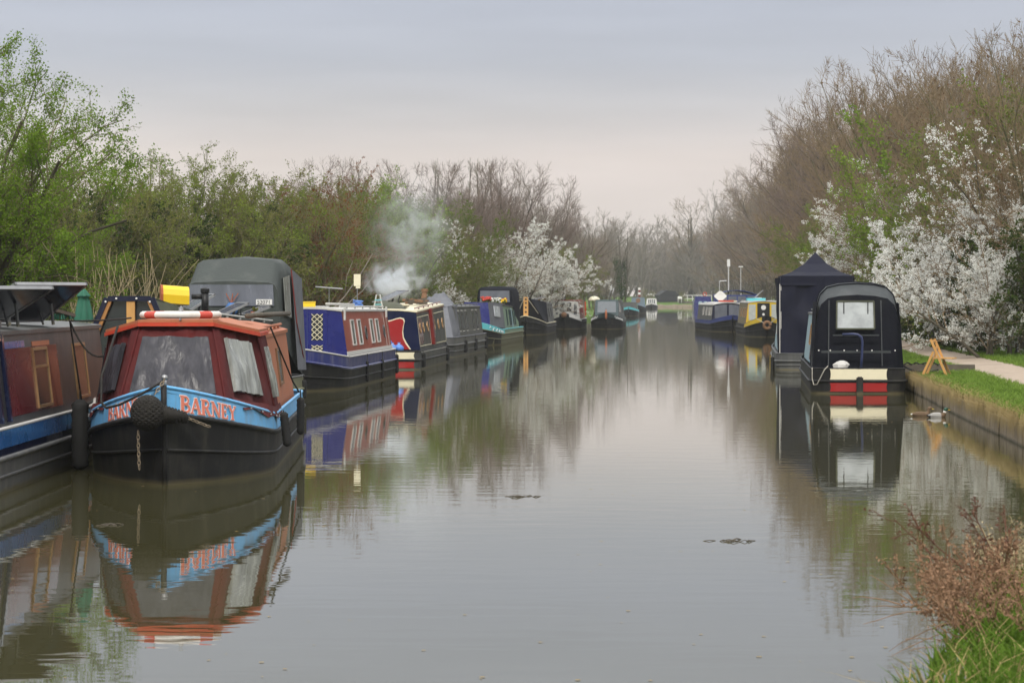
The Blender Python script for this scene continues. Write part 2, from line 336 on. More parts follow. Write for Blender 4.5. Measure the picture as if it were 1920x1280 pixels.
def leaves(seed, parts, per, size, jit=.05, aspect=.7, t0=.1, flat=0.0, clump=1, cj=.0):
    rg = np.random.default_rng(seed + 99); Q = []
    for (P, Rd, _), m in zip(parts, per):
        n, k, _3 = P.shape; cnt = int(n * m)
        if cnt == 0: continue
        i = rg.integers(0, n, cnt); f = rg.uniform(t0, 1, cnt) * (k - 1); i0 = np.minimum(f.astype(int), k - 2); fr = (f - i0)[:, None]
        Q.append(P[i, i0] * (1 - fr) + P[i, i0 + 1] * fr)
    c = np.concatenate(Q)
    if clump > 1: c = np.repeat(c[rg.permutation(len(c))[:len(c) // clump]], clump, 0); c = c + rg.normal(0, cj, c.shape)
    n = len(c); c = c + rg.normal(0, jit, (n, 3)); s = (size * rg.uniform(.55, 1.35, n))[:, None]
    u = nrm(rg.normal(size=(n, 3)) * np.array([1, 1, 1 - flat])); v = nrm(np.cross(u, rg.normal(size=(n, 3)))); u = u * s; v = v * s * aspect
    V = np.stack([c - u, c - v * .9, c + u, c + v * .9], 1).reshape(-1, 3); F = np.arange(4 * n).reshape(-1, 4)
    return V, F
def fan(rg, n, spread, L, r, base=.3, lean=(0, 0)):
    a = rg.uniform(0, 2 * math.pi, n); t = np.radians(rg.uniform(2, spread, n))
    d = np.stack([np.sin(t) * np.cos(a) + lean[0], np.sin(t) * np.sin(a) + lean[1], np.cos(t)], 1)
    p = np.stack([rg.normal(0, base, n), rg.normal(0, base, n), np.zeros(n) - .1], 1)
    return p, nrm(d), rg.uniform(L[0], L[1], n), np.full(n, r) * rg.uniform(.7, 1.15, n)

# bark, twig and leaf colours
pmat('bark', (.085, .072, .05), .95, .3, 5, .5, 25)
pmat('bark_olive', (.10, .092, .045), .95, .3, 5, .4, 25)
pmat('twig_brown', (.205, .148, .085), .9, .3, 1.2)
pmat('twig_purple', (.175, .13, .105), .9, .3, 1.2)
pmat('twig_grey', (.22, .19, .155), .9, .3, 1.2)
pmat('twig_olive', (.15, .13, .065), .9, .3, 1.2)
pmat('straw', (.36, .29, .17), .9, .25, 2)
leafmat('leaf_bright', (.10, .18, .018), (.24, .34, .04))
leafmat('leaf_mid', (.09, .135, .02), (.20, .25, .042))
leafmat('leaf_olive', (.11, .125, .03), (.21, .21, .055))
leafmat('leaf_dark', (.028, .048, .012), (.075, .10, .026))
leafmat('leaf_rust', (.13, .045, .018), (.20, .085, .03))
leafmat('leaf_dead', (.10, .05, .022), (.17, .09, .045))
leafmat('blossom', (.78, .78, .73), (.92, .92, .89), 3, .42)
leafmat('grass_blade', (.075, .135, .018), (.18, .27, .05), 1.5, .3)
leafmat('grass_dry', (.25, .18, .075), (.40, .31, .15), 1.5, .2)

PROTO = {}
def proto(key, seed, stems, levels, wood, twig, ntr=1, leafsets=(), sides0=6):
    """ntr: number of levels that make the trunk part; leafsets: (part name, material, per-level counts for crown levels, size, ...)"""
    g = grow(seed, stems, levels); V, F = prisms(g[:ntr], sides0); parts = [('trunk', npmesh(key + '_trunk', V, F, [wood], smooth=True))]
    V, F = prisms(g[ntr:], 3); parts.append(('crown', npmesh(key + '_crown', V, F, [twig], smooth=True)))
    for pn, mt, per, size, kw in leafsets:
        V, F = leaves(seed + len(parts), g[ntr:], per, size, **kw); parts.append((pn, npmesh(key + '_' + pn, V, F, [mt])))
    PROTO[key] = parts
PLANTED = []
def tall(key, H):   # scale that gives a plant the height H
    return H / max(max(v.co.z for v in me.vertices) for pn, me in PROTO[key] if pn == 'crown')
def plant(key, name, x, y, sc=1.0, sz=None, rz=None, label='', cat='tree', group=None, z=.4):
    rz = random.uniform(0, 6.28) if rz is None else rz
    o = thing(name, label, cat, (x, y, z), rz, group); o.scale = (sc, sc, sz or sc)
    if group: PLANTED.append((label, 960 + FPX * x / y, y, o))
    for pn, me in PROTO[key]:
        q = link(pn, me, o)
        if pn in ('seed_bunches', 'foliage', 'blossom', 'ivy'): q['kind'] = 'stuff'
    return o
def rgn(s): return np.random.default_rng(s)
# -- bare vase-shaped trees, about 10 m
LV_BARE = [dict(segs=8, wander=.07, up=.03, tip=.3),
           dict(n=10, t0=.10, ang=(22, 50), len=(.45, .75), segs=6, wander=.10, up=.07, rmin=.014, rr=.5, tip=.4),
           dict(n=9, t0=.12, ang=(20, 50), len=(.4, .7), segs=5, wander=.13, up=.07, rmin=.007, rr=.5, tip=.5),
           dict(n=9, t0=.12, ang=(18, 50), len=(.35, .68), segs=3, wander=.16, up=.08, rmin=.009, rr=.6, tip=.6)]
for i, (tw, sp) in enumerate((('twig_brown', 26), ('twig_purple', 20), ('twig_grey', 30))):
    proto('bare%d' % i, 11 + i, fan(rgn(40 + i), 6, sp, (7.0, 9.2), .10), LV_BARE, 'bark', tw, 2)
# bare tree that keeps dead leaves and seed bunches
proto('keys', 21, fan(rgn(50), 6, 30, (7.0, 9.0), .11), LV_BARE, 'bark_olive', 'twig_brown', 2, [('seed_bunches', 'leaf_dead', (0, .25, .55), .055, dict(jit=.05, aspect=.5))])
# -- shrubs in first leaf
LV_SHRUB = [dict(segs=7, wander=.12, up=.02, tip=.35, droop=.10),
            dict(n=10, t0=.1, ang=(20, 60), len=(.4, .7), segs=5, wander=.14, up=.05, rmin=.008, rr=.5, tip=.45, droop=.1),
            dict(n=8, t0=.1, ang=(22, 65), len=(.35, .65), segs=4, wander=.17, up=.04, rmin=.006, rr=.6, tip=.6),
            dict(n=4, t0=.1, ang=(25, 65), len=(.35, .6), segs=2, wander=.17, up=.04, rmin=.0055, rr=.7, tip=.7)]
for i, (lf, den, tw, sp) in enumerate((('leaf_mid', 3.4, 'twig_olive', 42), ('leaf_olive', 2.6, 'twig_olive', 36), ('leaf_bright', 4.0, 'twig_olive', 48), ('leaf_rust', 1.4, 'twig_brown', 36))):
    proto('shrub%d' % i, 31 + i, fan(rgn(60 + i), 9, sp, (3.6, 5.6), .05, .5), LV_SHRUB, 'bark_olive', tw, 1, [('foliage', lf, (den * 1.0, den * 1.6, den * 1.9), .037, dict(jit=.05))])
# dark ivy-hung shrub
proto('ivy', 41, fan(rgn(70), 7, 18, (3.2, 4.6), .06, .4), LV_SHRUB, 'bark', 'twig_olive', 1, [('foliage', 'leaf_dark', (2, 3, 3.0), .06, dict(jit=.07))])
# -- big hawthorn leaning over the water
LV_HAW = [dict(segs=8, wander=.09, up=.0, tip=.3, droop=.05),
          dict(n=10, t0=.15, ang=(25, 60), len=(.4, .7), segs=6, wander=.12, up=.03, rmin=.012, rr=.5, tip=.4, droop=.12),
          dict(n=9, t0=.1, ang=(25, 60), len=(.35, .62), segs=4, wander=.15, up=.02, rmin=.007, rr=.55, tip=.5),
          dict(n=5, t0=.1, ang=(25, 65), len=(.35, .6), segs=3, wander=.16, up=.02, rmin=.0055, rr=.65, tip=.7)]
proto('haw', 51, fan(rgn(80), 9, 52, (5.2, 7.2), .11, .5, (.25, -.05)), LV_HAW, 'bark', 'twig_olive', 1, [('foliage', 'leaf_bright', (7, 22, 23), .028, dict(jit=.07, clump=3, cj=.03))])
proto('haw2', 52, fan(rgn(81), 9, 52, (5.0, 7.0), .11, .6), LV_HAW, 'bark', 'twig_olive', 1, [('foliage', 'leaf_mid', (2, 4.4, 5), .036, dict(jit=.05))])
# -- blackthorn in flower
LV_ARCH = [dict(LV_SHRUB[0], up=.0, droop=.16), dict(LV_SHRUB[1], t0=.42), LV_SHRUB[2], LV_SHRUB[3]]
for i, (den, sp) in enumerate(((19, 58), (10, 48), (4.5, 46), (19, 50))):
    proto('bloss%d' % i, 61 + i, fan(rgn(90 + i), 9, sp, (3.4, 5.0), .06, .5), LV_ARCH if i == 3 else LV_SHRUB, 'bark', 'twig_brown', 1, [('blossom', 'blossom', (den * 1.2, den * 1.3, den), .021, dict(jit=.016, aspect=.9, clump=9, cj=.030))])
# -- tall far trees
LV_FAR = [dict(segs=7, wander=.04, up=.05, tip=.3),
          dict(n=9, t0=.25, ang=(25, 48), len=(.4, .62), segs=5, wander=.1, up=.08, rmin=.03, rr=.45, tip=.4),
          dict(n=8, t0=.2, ang=(22, 50), len=(.4, .65), segs=4, wander=.14, up=.07, rmin=.022, rr=.5, tip=.5),
          dict(n=6, t0=.15, ang=(20, 50), len=(.35, .6), segs=2, wander=.16, up=.05, rmin=.018, rr=.6, tip=.6)]
for i in range(2): proto('tall%d' % i, 71 + i, fan(rgn(100 + i), 3, 10 + 5 * i, (13, 17), .26, .2), LV_FAR, 'bark', 'twig_grey' if i else 'twig_brown', 2)
LV_POP = [dict(segs=8, wander=.02, up=.05, tip=.2), dict(n=26, t0=.12, ang=(8, 20), len=(.25, .42), segs=4, wander=.05, up=.12, rmin=.03, rr=.3, tip=.4, taper=.75),
          dict(n=7, t0=.2, ang=(8, 24), len=(.3, .5), segs=3, wander=.06, up=.1, rmin=.022, rr=.6, tip=.6)]
proto('poplar', 81, fan(rgn(110), 1, 3, (21, 22), .3, .05), LV_POP, 'bark', 'twig_grey', 1)
# ivy-clad tall trunk
proto('ivytree', 85, fan(rgn(120), 2, 8, (14, 17), .28, .2), LV_FAR, 'bark', 'twig_grey', 2, [('ivy', 'leaf_dark', (.0, .0), .01, dict())] if 0 else ())
g = grow(86, fan(rgn(121), 5, 7, (9, 12), .15, .3), [dict(segs=8, wander=.05, up=.03, tip=.5), dict(n=26, t0=.05, ang=(40, 80), len=(.06, .12), segs=2, wander=.2, up=.0, rmin=.02, rr=.3, tip=.6)])
V, F = leaves(86, g, (60, 22), .13, jit=.3); PROTO['ivytree'].append(('ivy', npmesh('ivy_leaves', V, F, ['leaf_dark'])))
PROTO['ivycol'] = [('trunk', None), ('ivy', None)]
g = grow(88, fan(rgn(123), 4, 9, (3.0, 3.8), .07, .14), [dict(segs=8, wander=.06, up=.03, tip=.6), dict(n=24, t0=.02, ang=(40, 80), len=(.06, .13), segs=2, wander=.2, up=.0, rmin=.006, rr=.3, tip=.6)])
V, F = prisms(g[:1], 6); V2, F2 = leaves(88, g, (240, 55), .05, jit=.10); PROTO['ivycol'] = [('trunk', npmesh('ivycol_trunk', V, F, ['bark'], smooth=True)), ('ivy', npmesh('ivycol_leaves', V2, F2, ['leaf_dark']))]

# ------------------------------------------------------------------ planting, left bank
def Lx(y, d): return EDGE_L(y) - d
plant('haw', 'hawthorn_tree', -13.4, 60, .98, rz=.35, label='large hawthorn in fresh green leaf at the left edge, tallest on that bank', cat='tree')
plant('haw', 'hawthorn_tree', -15.6, 65, 1.02, rz=.8, label='green hawthorn behind the big one at the left edge of the picture', cat='tree')
plant('haw', 'hawthorn_tree', -13.2, 55, .84, rz=3.6, label='low bright green hawthorn bush behind the solar panels at far left', cat='bush')
G1 = 'leafing shrubs of the left hedge'
row = [('shrub0', -15.5, 73, 1.05), ('shrub2', -13.6, 79, .95), ('haw2', -13.5, 84, .95), ('shrub1', -11.6, 86, 1.2), ('shrub0', -10.6, 90, 1.25), ('haw2', -12.0, 93, 1.08), ('shrub1', -9.2, 94, 1.3),
       ('shrub0', -8.6, 99, 1.3), ('shrub1', -7.8, 104, 1.4), ('shrub0', -13.5, 96, 1.3), ('shrub1', -15.5, 88, 1.3), ('shrub0', -18, 82, 1.2), ('haw2', -20, 76, 1.1), ('shrub0', -7.4, 110, 1.25)]
for k, (p, x, y, s) in enumerate(row):
    plant(p, 'hedge_shrub', x, y, s * .76, label='olive green hedge shrub coming into leaf behind the pram-hood boat and the blue boat', cat='shrub', group=G1)
for x, y, s in ((-14.2, 77, 1.0), (-12.4, 83, 1.05), (-11.0, 88.5, 1.0), (-9.6, 96, 1.05), (-8.4, 103, 1.0), (-7.6, 112, 1.0), (-13.6, 71, .9)):  # dark bushes added so the hedge shows shade-dark gaps
    plant('ivy', 'ivy_bush', x, y, s, label='dark ivy-hung bush added to make shade-dark gaps inside the hedge up behind the boats', cat='bush', group='added dark bushes in the left hedge')
for x, y, s in ((-12.9, 80, .9), (-10.4, 93, .95), (-9.0, 106, .9)):
    plant('shrub1', 'hedge_shrub', x, y, s, label='dull olive hedge shrub standing between the dark bushes', cat='shrub', group='dull shrubs in the left hedge')
plant('shrub3', 'rusty_shrub', -7.2, 101, 1.0, label='shrub with rust-red new leaves behind the blue narrowboat', cat='shrub')
plant('shrub3', 'rusty_shrub', -6.9, 108, 1.0, label='second rust-red shrub, just left of the smoke', cat='shrub')
for x, y, s in ((-9.8, 108, .54), (-9.2, 114, .57), (-8.6, 120, .60), (-12, 104, .52), (-8.0, 127, .60)):
    plant('bare1', 'bare_tree', x, y, s, label='bare dark-twigged tree rising behind the shrubs left of the smoke', cat='tree', group='bare trees left of the smoke')
G2 = 'green shrubs behind the smoke'
for p, x, y, s in (('shrub2', -6.2, 124, 1.35), ('shrub0', -5.6, 119, 1.15), ('shrub1', -5.4, 130, 1.3), ('shrub0', -4.4, 137, 1.25), ('shrub1', -3.6, 144, 1.2), ('shrub0', -7.4, 133, 1.4), ('shrub2', -4.9, 128, .9), ('shrub0', -6.6, 116, 1.1)):
    plant(p, 'hedge_shrub', x, y, s * .86, label='greenish hedge shrub in the smoke behind the grey and teal boats', cat='shrub', group=G2)
plant('bloss2', 'blackthorn_bush', -4.3, 134, .95, label='thinly flowering blackthorn high in the hedge right of the smoke', cat='bush')
plant('bloss1', 'blackthorn_bush', -3.4, 128, .55, label='small white flowering bush directly behind the grey covered boat', cat='bush')
plant('bloss0', 'blackthorn_tree', .9, 179, 1.25, 1.22, label='big round blackthorn tree in full white flower on the left bank', cat='tree')
plant('bloss1', 'blackthorn_tree', -.6, 170, 1.15, label='white flowering blackthorn joined to the left side of the big one', cat='tree')
for k, (x, y, s) in enumerate(((-6, 152, .95), (-3.5, 160, 1.0), (-5.5, 166, 1.05), (-2.2, 172, 1.05), (-.6, 186, 1.12), (1.2, 196, 1.14), (2.6, 206, 1.12), (-3.4, 182, 1.1), (3.4, 216, 1.05), (-8.5, 146, .95), (-1.2, 203, 1.1))):
    plant('bare%d' % (k % 3 if k % 3 else 1), 'bare_tree', x, y, s * .83, label='bare purple-brown tree in the tall clump behind the white blossom, left bank', cat='tree', group='tall bare clump on the left bank')
for x, y, s in ((1.6, 188, .9), (4.3, 222, .95), (2.2, 200, .9), (-2.2, 158, .8)):
    plant('shrub0', 'hedge_shrub', x, y, s, label='low green shrub under the tall bare clump of the left bank', cat='shrub', group='low shrubs under the bare clump')
k = 0
for y in (236, 252, 270, 290, 312, 336, 362, 390, 420, 452, 486, 520):
    plant('bare%d' % (k % 3), 'bare_tree', Lx(y, 4.5 + 2 * (k % 2)), y, .86 + .0008 * (y - 200), label='bare grey tree in the hazy row further up the left bank', cat='tree', group='hazy bare trees up the left bank'); k += 1
plant('ivytree', 'ivy_tree', 14.8, 372, .62, label='dark ivy-covered tree in the haze above the far moored boats', cat='tree')
for i, (px, py, Y) in enumerate(((285, 283, 330), (680, 306, 360), (797, 300, 340), (868, 300, 350), (905, 300, 340), (938, 305, 330), (825, 312, 400))):
    p = at(px, py, Y); plant('poplar', 'poplar_tree', p.x, Y, (p.z - .5) / 22.5, label='slim bare poplar standing far off above the left hedge', cat='tree', group='far poplars')

# ------------------------------------------------------------------ planting, right bank
def Rx(y, d): return EDGE_R(y) + d
NAMES = {'keys': ('bare brown tree hung with dead seed bunches above the blossom hedge', 'seed-hung trees on the right bank'), 'near': ('bare pale-barked tree among the brown ones above the blossom hedge', 'pale bare trees on the right bank'),
         'mid': ('bare grey-brown tree in the tall row beyond the gazebo, right bank', 'bare tree row on the right bank'), 'far': ('bare grey tree in the hazy row far along the right bank', 'hazy bare trees along the right bank')}
for y, d, s, p, nm in ((70, 5.6, 0.84, 'keys', 'keys'), (77, 5.2, 0.94, 'keys', 'keys'), (84, 5.2, 0.96, 'keys', 'keys'), (90, 4.8, 0.95, 'keys', 'keys'), (98, 5.2, 0.97, 'bare2', 'near'), (104, 4.6, 0.94, 'keys', 'keys'), (111, 5.0, 0.93, 'keys', 'keys'), (119, 4.8, 0.93, 'keys', 'keys'),
                       (127, 4.8, 0.94, 'bare0', 'mid'), (135, 4.6, 0.96, 'keys', 'keys'), (143, 5.0, 0.96, 'bare0', 'mid'), (152, 4.4, 0.96, 'bare0', 'mid'), (162, 4.8, 0.99, 'bare1', 'mid'), (172, 4.4, 1.07, 'bare0', 'mid'), (183, 4.6, 1.10, 'bare0', 'mid'), (195, 4.4, 1.12, 'bare1', 'mid'), (208, 4.4, 1.21, 'bare0', 'mid'), (222, 4.6, 1.25, 'bare0', 'mid'),
                       (106, 8, 1.04, 'bare0', 'mid'), (122, 8, 1.07, 'bare0', 'mid'), (140, 8, 1.07, 'bare1', 'mid'), (160, 8, 1.09, 'bare0', 'mid'), (185, 8, 1.20, 'bare1', 'mid')):
    H_ = float(np.interp(y, (70, 88, 104, 130, 165, 205, 250), (10.0, 10.8, 11.8, 13.6, 14.8, 15.6, 17))) * random.uniform(.92, 1.03); plant(p, 'bare_tree', Rx(y, d), y, tall(p, H_) if p not in ('x',) else s, label=NAMES[nm][0], cat='tree', group=NAMES[nm][1])
for k, y in enumerate((238, 254, 272, 290, 310, 332, 355, 380, 406, 434, 464, 496, 528)):
    plant('bare%d' % (k % 3), 'bare_tree', Rx(y, 4.2 + 1.5 * (k % 2)), y, tall('bare%d' % (k % 3), float(np.interp(y, (230, 330, 420, 530), (16.5, 19, 19, 18))) * random.uniform(.88, 1.04)), label=NAMES['far'][0], cat='tree', group=NAMES['far'][1])
plant('bloss3', 'blackthorn_bush', Rx(85, 3.4), 85, .86, label='brilliant white blackthorn arching toward the path beside the canopied boat', cat='bush', rz=2.0)
plant('bloss3', 'blackthorn_bush', Rx(79, 3.3), 79, .88, label='white blackthorn spilling over the ivy trunks right of the wooden stand', cat='bush', rz=5.2)
plant('bloss0', 'blackthorn_bush', Rx(71.5, 3.2), 71.5, .78, label='white blackthorn flowering down to the grass at the right edge', cat='bush', rz=4.1)
plant('bloss2', 'blackthorn_bush', Rx(76, 4.4), 76, 1.15, label='white flowering blackthorn above and behind the right-edge bush', cat='bush', rz=1.0)
plant('bloss1', 'blackthorn_bush', Rx(122, 2.7), 122, 1.15, label='blackthorn with bright white flowers just right of the gazebo', cat='bush', rz=.4)
plant('bloss1', 'blackthorn_bush', Rx(116, 4.2), 116, 1.38, label='tall flowering blackthorn at the top of the right hedge', cat='bush', rz=3)
plant('bloss2', 'blackthorn_bush', Rx(158, 3.0), 158, .9, label='faint white flowers in the hedge left of the gazebo roof', cat='bush')
plant('shrub2', 'green_shrub', Rx(104, 2.7), 104, 1.2, label='fresh green shrub between the two white blackthorns', cat='shrub')
plant('shrub2', 'green_shrub', Rx(97, 4.0), 97, 1.4, label='light green shrub above the brilliant white blackthorn', cat='shrub')
plant('shrub0', 'green_shrub', Rx(82, 5.2), 82, 1.35, label='olive shrub behind the blossom near the right edge', cat='shrub')
plant('shrub1', 'green_shrub', Rx(91, 4.4), 91, 1.3, label='dull olive shrub high behind the arching blackthorn', cat='shrub')
for y, d, s, p in ((132, 3.0, 1.1, 'shrub0'), (140, 3.2, 1.1, 'shrub2'), (149, 3.0, 1.1, 'shrub0'), (158, 3.4, 1.1, 'shrub0'), (168, 3.2, 1.1, 'shrub1'), (179, 3.2, 1.05, 'shrub0'), (190, 3.2, 1.0, 'shrub1'), (204, 3.2, 1.0, 'shrub0'), (220, 3.4, 1.0, 'shrub1')):
    plant(p, 'hedge_shrub', Rx(y, d), y, s, label='green-tinged hedge shrub behind the gazebo and the yellow boat', cat='shrub', group='hedge shrubs beyond the gazebo')
for y, d, s in ((70, 4.0, .8), (77, 4.0, .8), (84, 4.2, .85), (92, 3.8, .8), (100, 3.6, .8), (110, 3.8, .8), (128, 3.6, .8)):
    plant('ivy', 'ivy_bush', Rx(y, d), y, s, label='dark ivy-hung bush in the shade under the right-hand blossom', cat='bush', group='dark bushes under the blossom')
for y, d in ((74.5, 2.75), (77, 2.8), (80, 2.75), (83, 2.75), (86, 2.75), (89.5, 2.7), (93, 2.7), (97, 2.7), (102, 2.7)):
    plant('ivycol', 'ivy_stump', Rx(y, d), y, .9, label='ivy-clad hedge trunk behind the grass verge of the towpath', cat='trunk', group='ivy-clad trunks along the path')

# ------------------------------------------------------------------ far wood: one mass behind the lock
rg = rgn(131); Vs, Fs, o_ = [], [], 0
WP = [prisms(grow(300 + i, fan(rgn(130 + i), 5, 22, (9, 13), .2, .4), [dict(segs=5, wander=.06, up=.04, tip=.3), dict(n=8, t0=.08, ang=(20, 50), len=(.4, .65), segs=4, wander=.1, up=.06, rmin=.04, rr=.5, tip=.4), dict(n=8, t0=.1, ang=(20, 55), len=(.4, .65), segs=3, wander=.14, up=.05, rmin=.03, rr=.5, tip=.6), dict(n=4, t0=.1, ang=(20, 55), len=(.4, .6), segs=2, wander=.14, up=.05, rmin=.026, rr=.5, tip=.7)]), 3) for i in range(2)]
for i in range(100):
    V0, F0 = WP[i % 2]; a = rg.uniform(0, 6.28); s = rg.uniform(.74, 1.15); c, sn = math.cos(a), math.sin(a); M = np.array([[c, -sn, 0], [sn, c, 0], [0, 0, 1]]) * s
    Fs.append(F0 + o_); o_ += len(V0); Vs.append(V0 @ M.T + np.array([rg.uniform(-10, 75), rg.uniform(566, 660), 1.6]))
wood = link('far_wood', npmesh('far_wood', np.concatenate(Vs), np.concatenate(Fs), ['twig_grey'])); tag(wood, 'hazy bare wood closing the view behind the lock', 'wood', kind='stuff')
for x, y, s, n_ in ((33.6, 549.5, .42, 'low brownish bush on the far grass right of the black hut'), (27.0, 551, .5, 'low bush on the far grass left of the black hut'), (41.5, 551, .6, 'bush at the right end of the far lock railing')): plant('shrub1', 'lock_bush', x, y, s, label=n_, cat='bush', z=.7)
plant('tall0', 'tall_tree', 36.8, 575, 1.08, z=1.8, label='left of two tall bare trees standing above the far wood', cat='tree')
plant('tall1', 'tall_tree', 42.0, 580, 1.12, z=1.8, label='right of two tall bare trees standing above the far wood', cat='tree')

# ------------------------------------------------------------------ dead stems, leaning bough
rg = rgn(140); n = 95
p0 = np.stack([rg.normal(-10.9, .75, n), rg.uniform(74.5, 76.5, n), np.full(n, .4)], 1); d = nrm(np.stack([rg.normal(0.05, .28, n), rg.normal(0, .15, n), np.ones(n)], 1))
P, D = polylines(rg, p0, d, rg.uniform(1.3, 3.3, n), 5, .10, 0.0); V, F = prisms([(P, np.full((n, 6), .0075), None)], 3)
tag(link('dead_stems', npmesh('dead_stems', V, F, ['straw'])), 'thicket of pale dead stems behind the triangular cratch cover', 'stems', kind='stuff')
lb = thing('leaning_tree', 'pale leaning trunk slanting up to the right behind the blue boat', 'tree', at(590, 560, 92) - Vector((0, 0, 1.6)))
mb = MB(); mb.tube([(0, 0, 0), (.3, 0, 1.3), (.9, .1, 2.0), (1.5, .2, 2.7), (2.3, .2, 3.9), (2.9, .3, 5.0)], [.065, .06, .05, .04, .03, .012], 7); mb.build('trunk', ['twig_grey'], lb, True); lb.scale = (.66, .66, .62)
mb = MB(); mb.tube([(.95, .1, 2.05), (1.7, .1, 2.35), (2.4, .2, 3.0), (3.0, .2, 3.9)], [.04, .03, .022, .01], 6); mb.tube([(1.5, .2, 2.7), (1.6, .2, 3.8), (1.9, .3, 4.6)], [.028, .018, .008], 6); mb.build('branch', ['twig_grey'], lb, True)

# ------------------------------------------------------------------ grass
def blades(seed, n, region, h, mat, name, w=.008, lean=.35, cl=None):
    rg = rgn(seed); c = region(rg, n); n = len(c); a = rg.uniform(0, 6.28, n); hh = h * rg.uniform(.45, 1.25, n)
    s = np.stack([np.cos(a), np.sin(a), np.zeros(n)], 1) * w; ld = rg.normal(0, lean, (n, 3)); ld[:, 2] = 1; up = ld * hh[:, None]; tip = up.copy(); tip[:, :2] *= 2.0; tip[:, 2] *= .93 + 0 * tip[:, 2]
    mid = up * .55
    V = np.stack([c - s, c + s, c + mid + s * .8, c + mid - s * .8, c + tip + s * .1, c + tip - s * .1], 1).reshape(-1, 3); b = np.arange(n)[:, None] * 6
    F = np.concatenate([b + np.array([[0, 1, 2, 3]]), b + np.array([[3, 2, 4, 5]])]); return npmesh(name, V, F, [mat])
EDGEX = np.vectorize(EDGE_R)
def strip(d0, d1, y0, y1, z0=.40, z1=.44, ypow=1.0):
    def f(rg, n):
        y = y0 + (y1 - y0) * rg.uniform(0, 1, n) ** ypow; d = rg.uniform(d0, d1, n); return np.stack([EDGEX(y) + d, y, z0 + (z1 - z0) * (d - d0) / (d1 - d0)], 1)
    return f
tag(link('verge_grass', blades(1, 60000, strip(-.03, 1.35, 24, 110, .36, .43, 1.5), .11, 'grass_blade', 'verge_grass')), 'short green grass between the stone edge and the towpath', 'grass', kind='stuff')
tag(link('hedge_grass', blades(2, 36000, strip(2.5, 3.9, 40, 120, .49, .56, 1.3), .14, 'grass_blade', 'hedge_grass')), 'longer green grass between the towpath and the hedge', 'grass', kind='stuff')
tag(link('dry_edge_grass', blades(3, 5200, strip(-.05, .22, 22, 80, .32, .38, 1.5), .13, 'grass_dry', 'dry_edge_grass', lean=.6)), 'dry straw-coloured grass hanging over the stone edge', 'grass', kind='stuff')
tag(link('foreground_dry_grass', blades(5, 9000, strip(-.02, 6.0, 9, 26, .36, .44), .19, 'grass_dry', 'foreground_dry_grass', w=.005, lean=.4)), 'dry blades mixed into the grass of the near bank', 'grass', kind='stuff')
tag(link('foreground_grass', blades(4, 60000, strip(-.02, 6.0, 9, 26, .36, .44), .16, 'grass_blade', 'foreground_grass', w=.007, lean=.3)), 'lush green grass on the near bank in the bottom right corner', 'grass', kind='stuff')

def hanging(seed, n, y0, y1):
    rg = rgn(seed); y = y0 + (y1 - y0) * rg.uniform(0, 1, n) ** 1.5; cl = np.array([mnoise.noise(Vector((0, v * 1.1, 4))) for v in y]); keep = cl + rg.uniform(-.4, .4, n) > -.12; y = y[keep]; n = len(y); x = EDGEX(y) + rg.uniform(-.01, .06, n)
    c = np.stack([x, y, rg.uniform(.34, .39, n)], 1); l = rg.uniform(.10, .32, n)[:, None]; o = np.stack([-rg.uniform(.25, .6, n), rg.normal(0, .25, n), rg.uniform(.1, .5, n)], 1) * l; t = o + np.stack([-rg.uniform(.02, .15, n), rg.normal(0, .2, n), -rg.uniform(.6, 1.25, n)], 1) * l
    s_ = np.stack([np.zeros(n), np.full(n, .006), np.zeros(n)], 1); V = np.stack([c - s_, c + s_, c + o + s_ * .8, c + o - s_ * .8, c + t + s_ * .2, c + t - s_ * .2], 1).reshape(-1, 3); b = np.arange(n)[:, None] * 6
    return npmesh('hanging_grass', V, np.concatenate([b + np.array([[0, 1, 2, 3]]), b + np.array([[3, 2, 4, 5]])]), ['grass_dry'])
tag(link('hanging_grass', hanging(9, 24000, 22, 90)), 'dead grass hanging down the face of the stone edge', 'grass', kind='stuff')

# labels of hedge plants and trees: say what each stands above or behind, and how far back
LANDMARKS = [(60, 'the tilted solar panels'), (165, 'the closed parasol'), (260, 'the triangular cratch'), (380, 'the yellow tub'), (470, 'the pram hood'), (600, 'the royal blue boat'), (700, 'the white square aerial'), (790, 'the smoking chimney'), (875, 'the grey sheeted boat'), (945, 'the teal-banded boat'), (1012, 'the tented boat'), (1068, 'the white-fronted boat'), (1138, 'the dark green boat'), (1192, 'the blue-grey far boat'), (1222, 'the small white boat'), (1255, 'the black hut'), (1310, 'the dark blue barge'), (1374, 'the white diamond board'), (1430, 'the yellow-flashed boat'), (1535, 'the gazebo'), (1615, 'the dark rounded canopy'), (1752, 'the wooden stand'), (1830, 'the mallards'), (1920, 'the right edge')]
seen = {}
for lb, px, y, o in PLANTED:
    near = min(LANDMARKS, key=lambda q: abs(q[0] - px))[1]; short = lb.split(' behind the ')[0].split(' in the ')[0].split(' above the ')[0].split(' rising ')[0].split(' among ')[0].split(' under ')[0].split(' standing ')[0]
    seen.setdefault((short, near), []).append((y, o))
for (short, near), lst in seen.items():
    lst.sort(key=lambda q: q[0])
    for i, (y, o) in enumerate(lst): o['label'] = short + ' up behind ' + near + ('' if len(lst) == 1 else (', foremost there', ', second row there', ', farthest row there')[min(i, 2)])
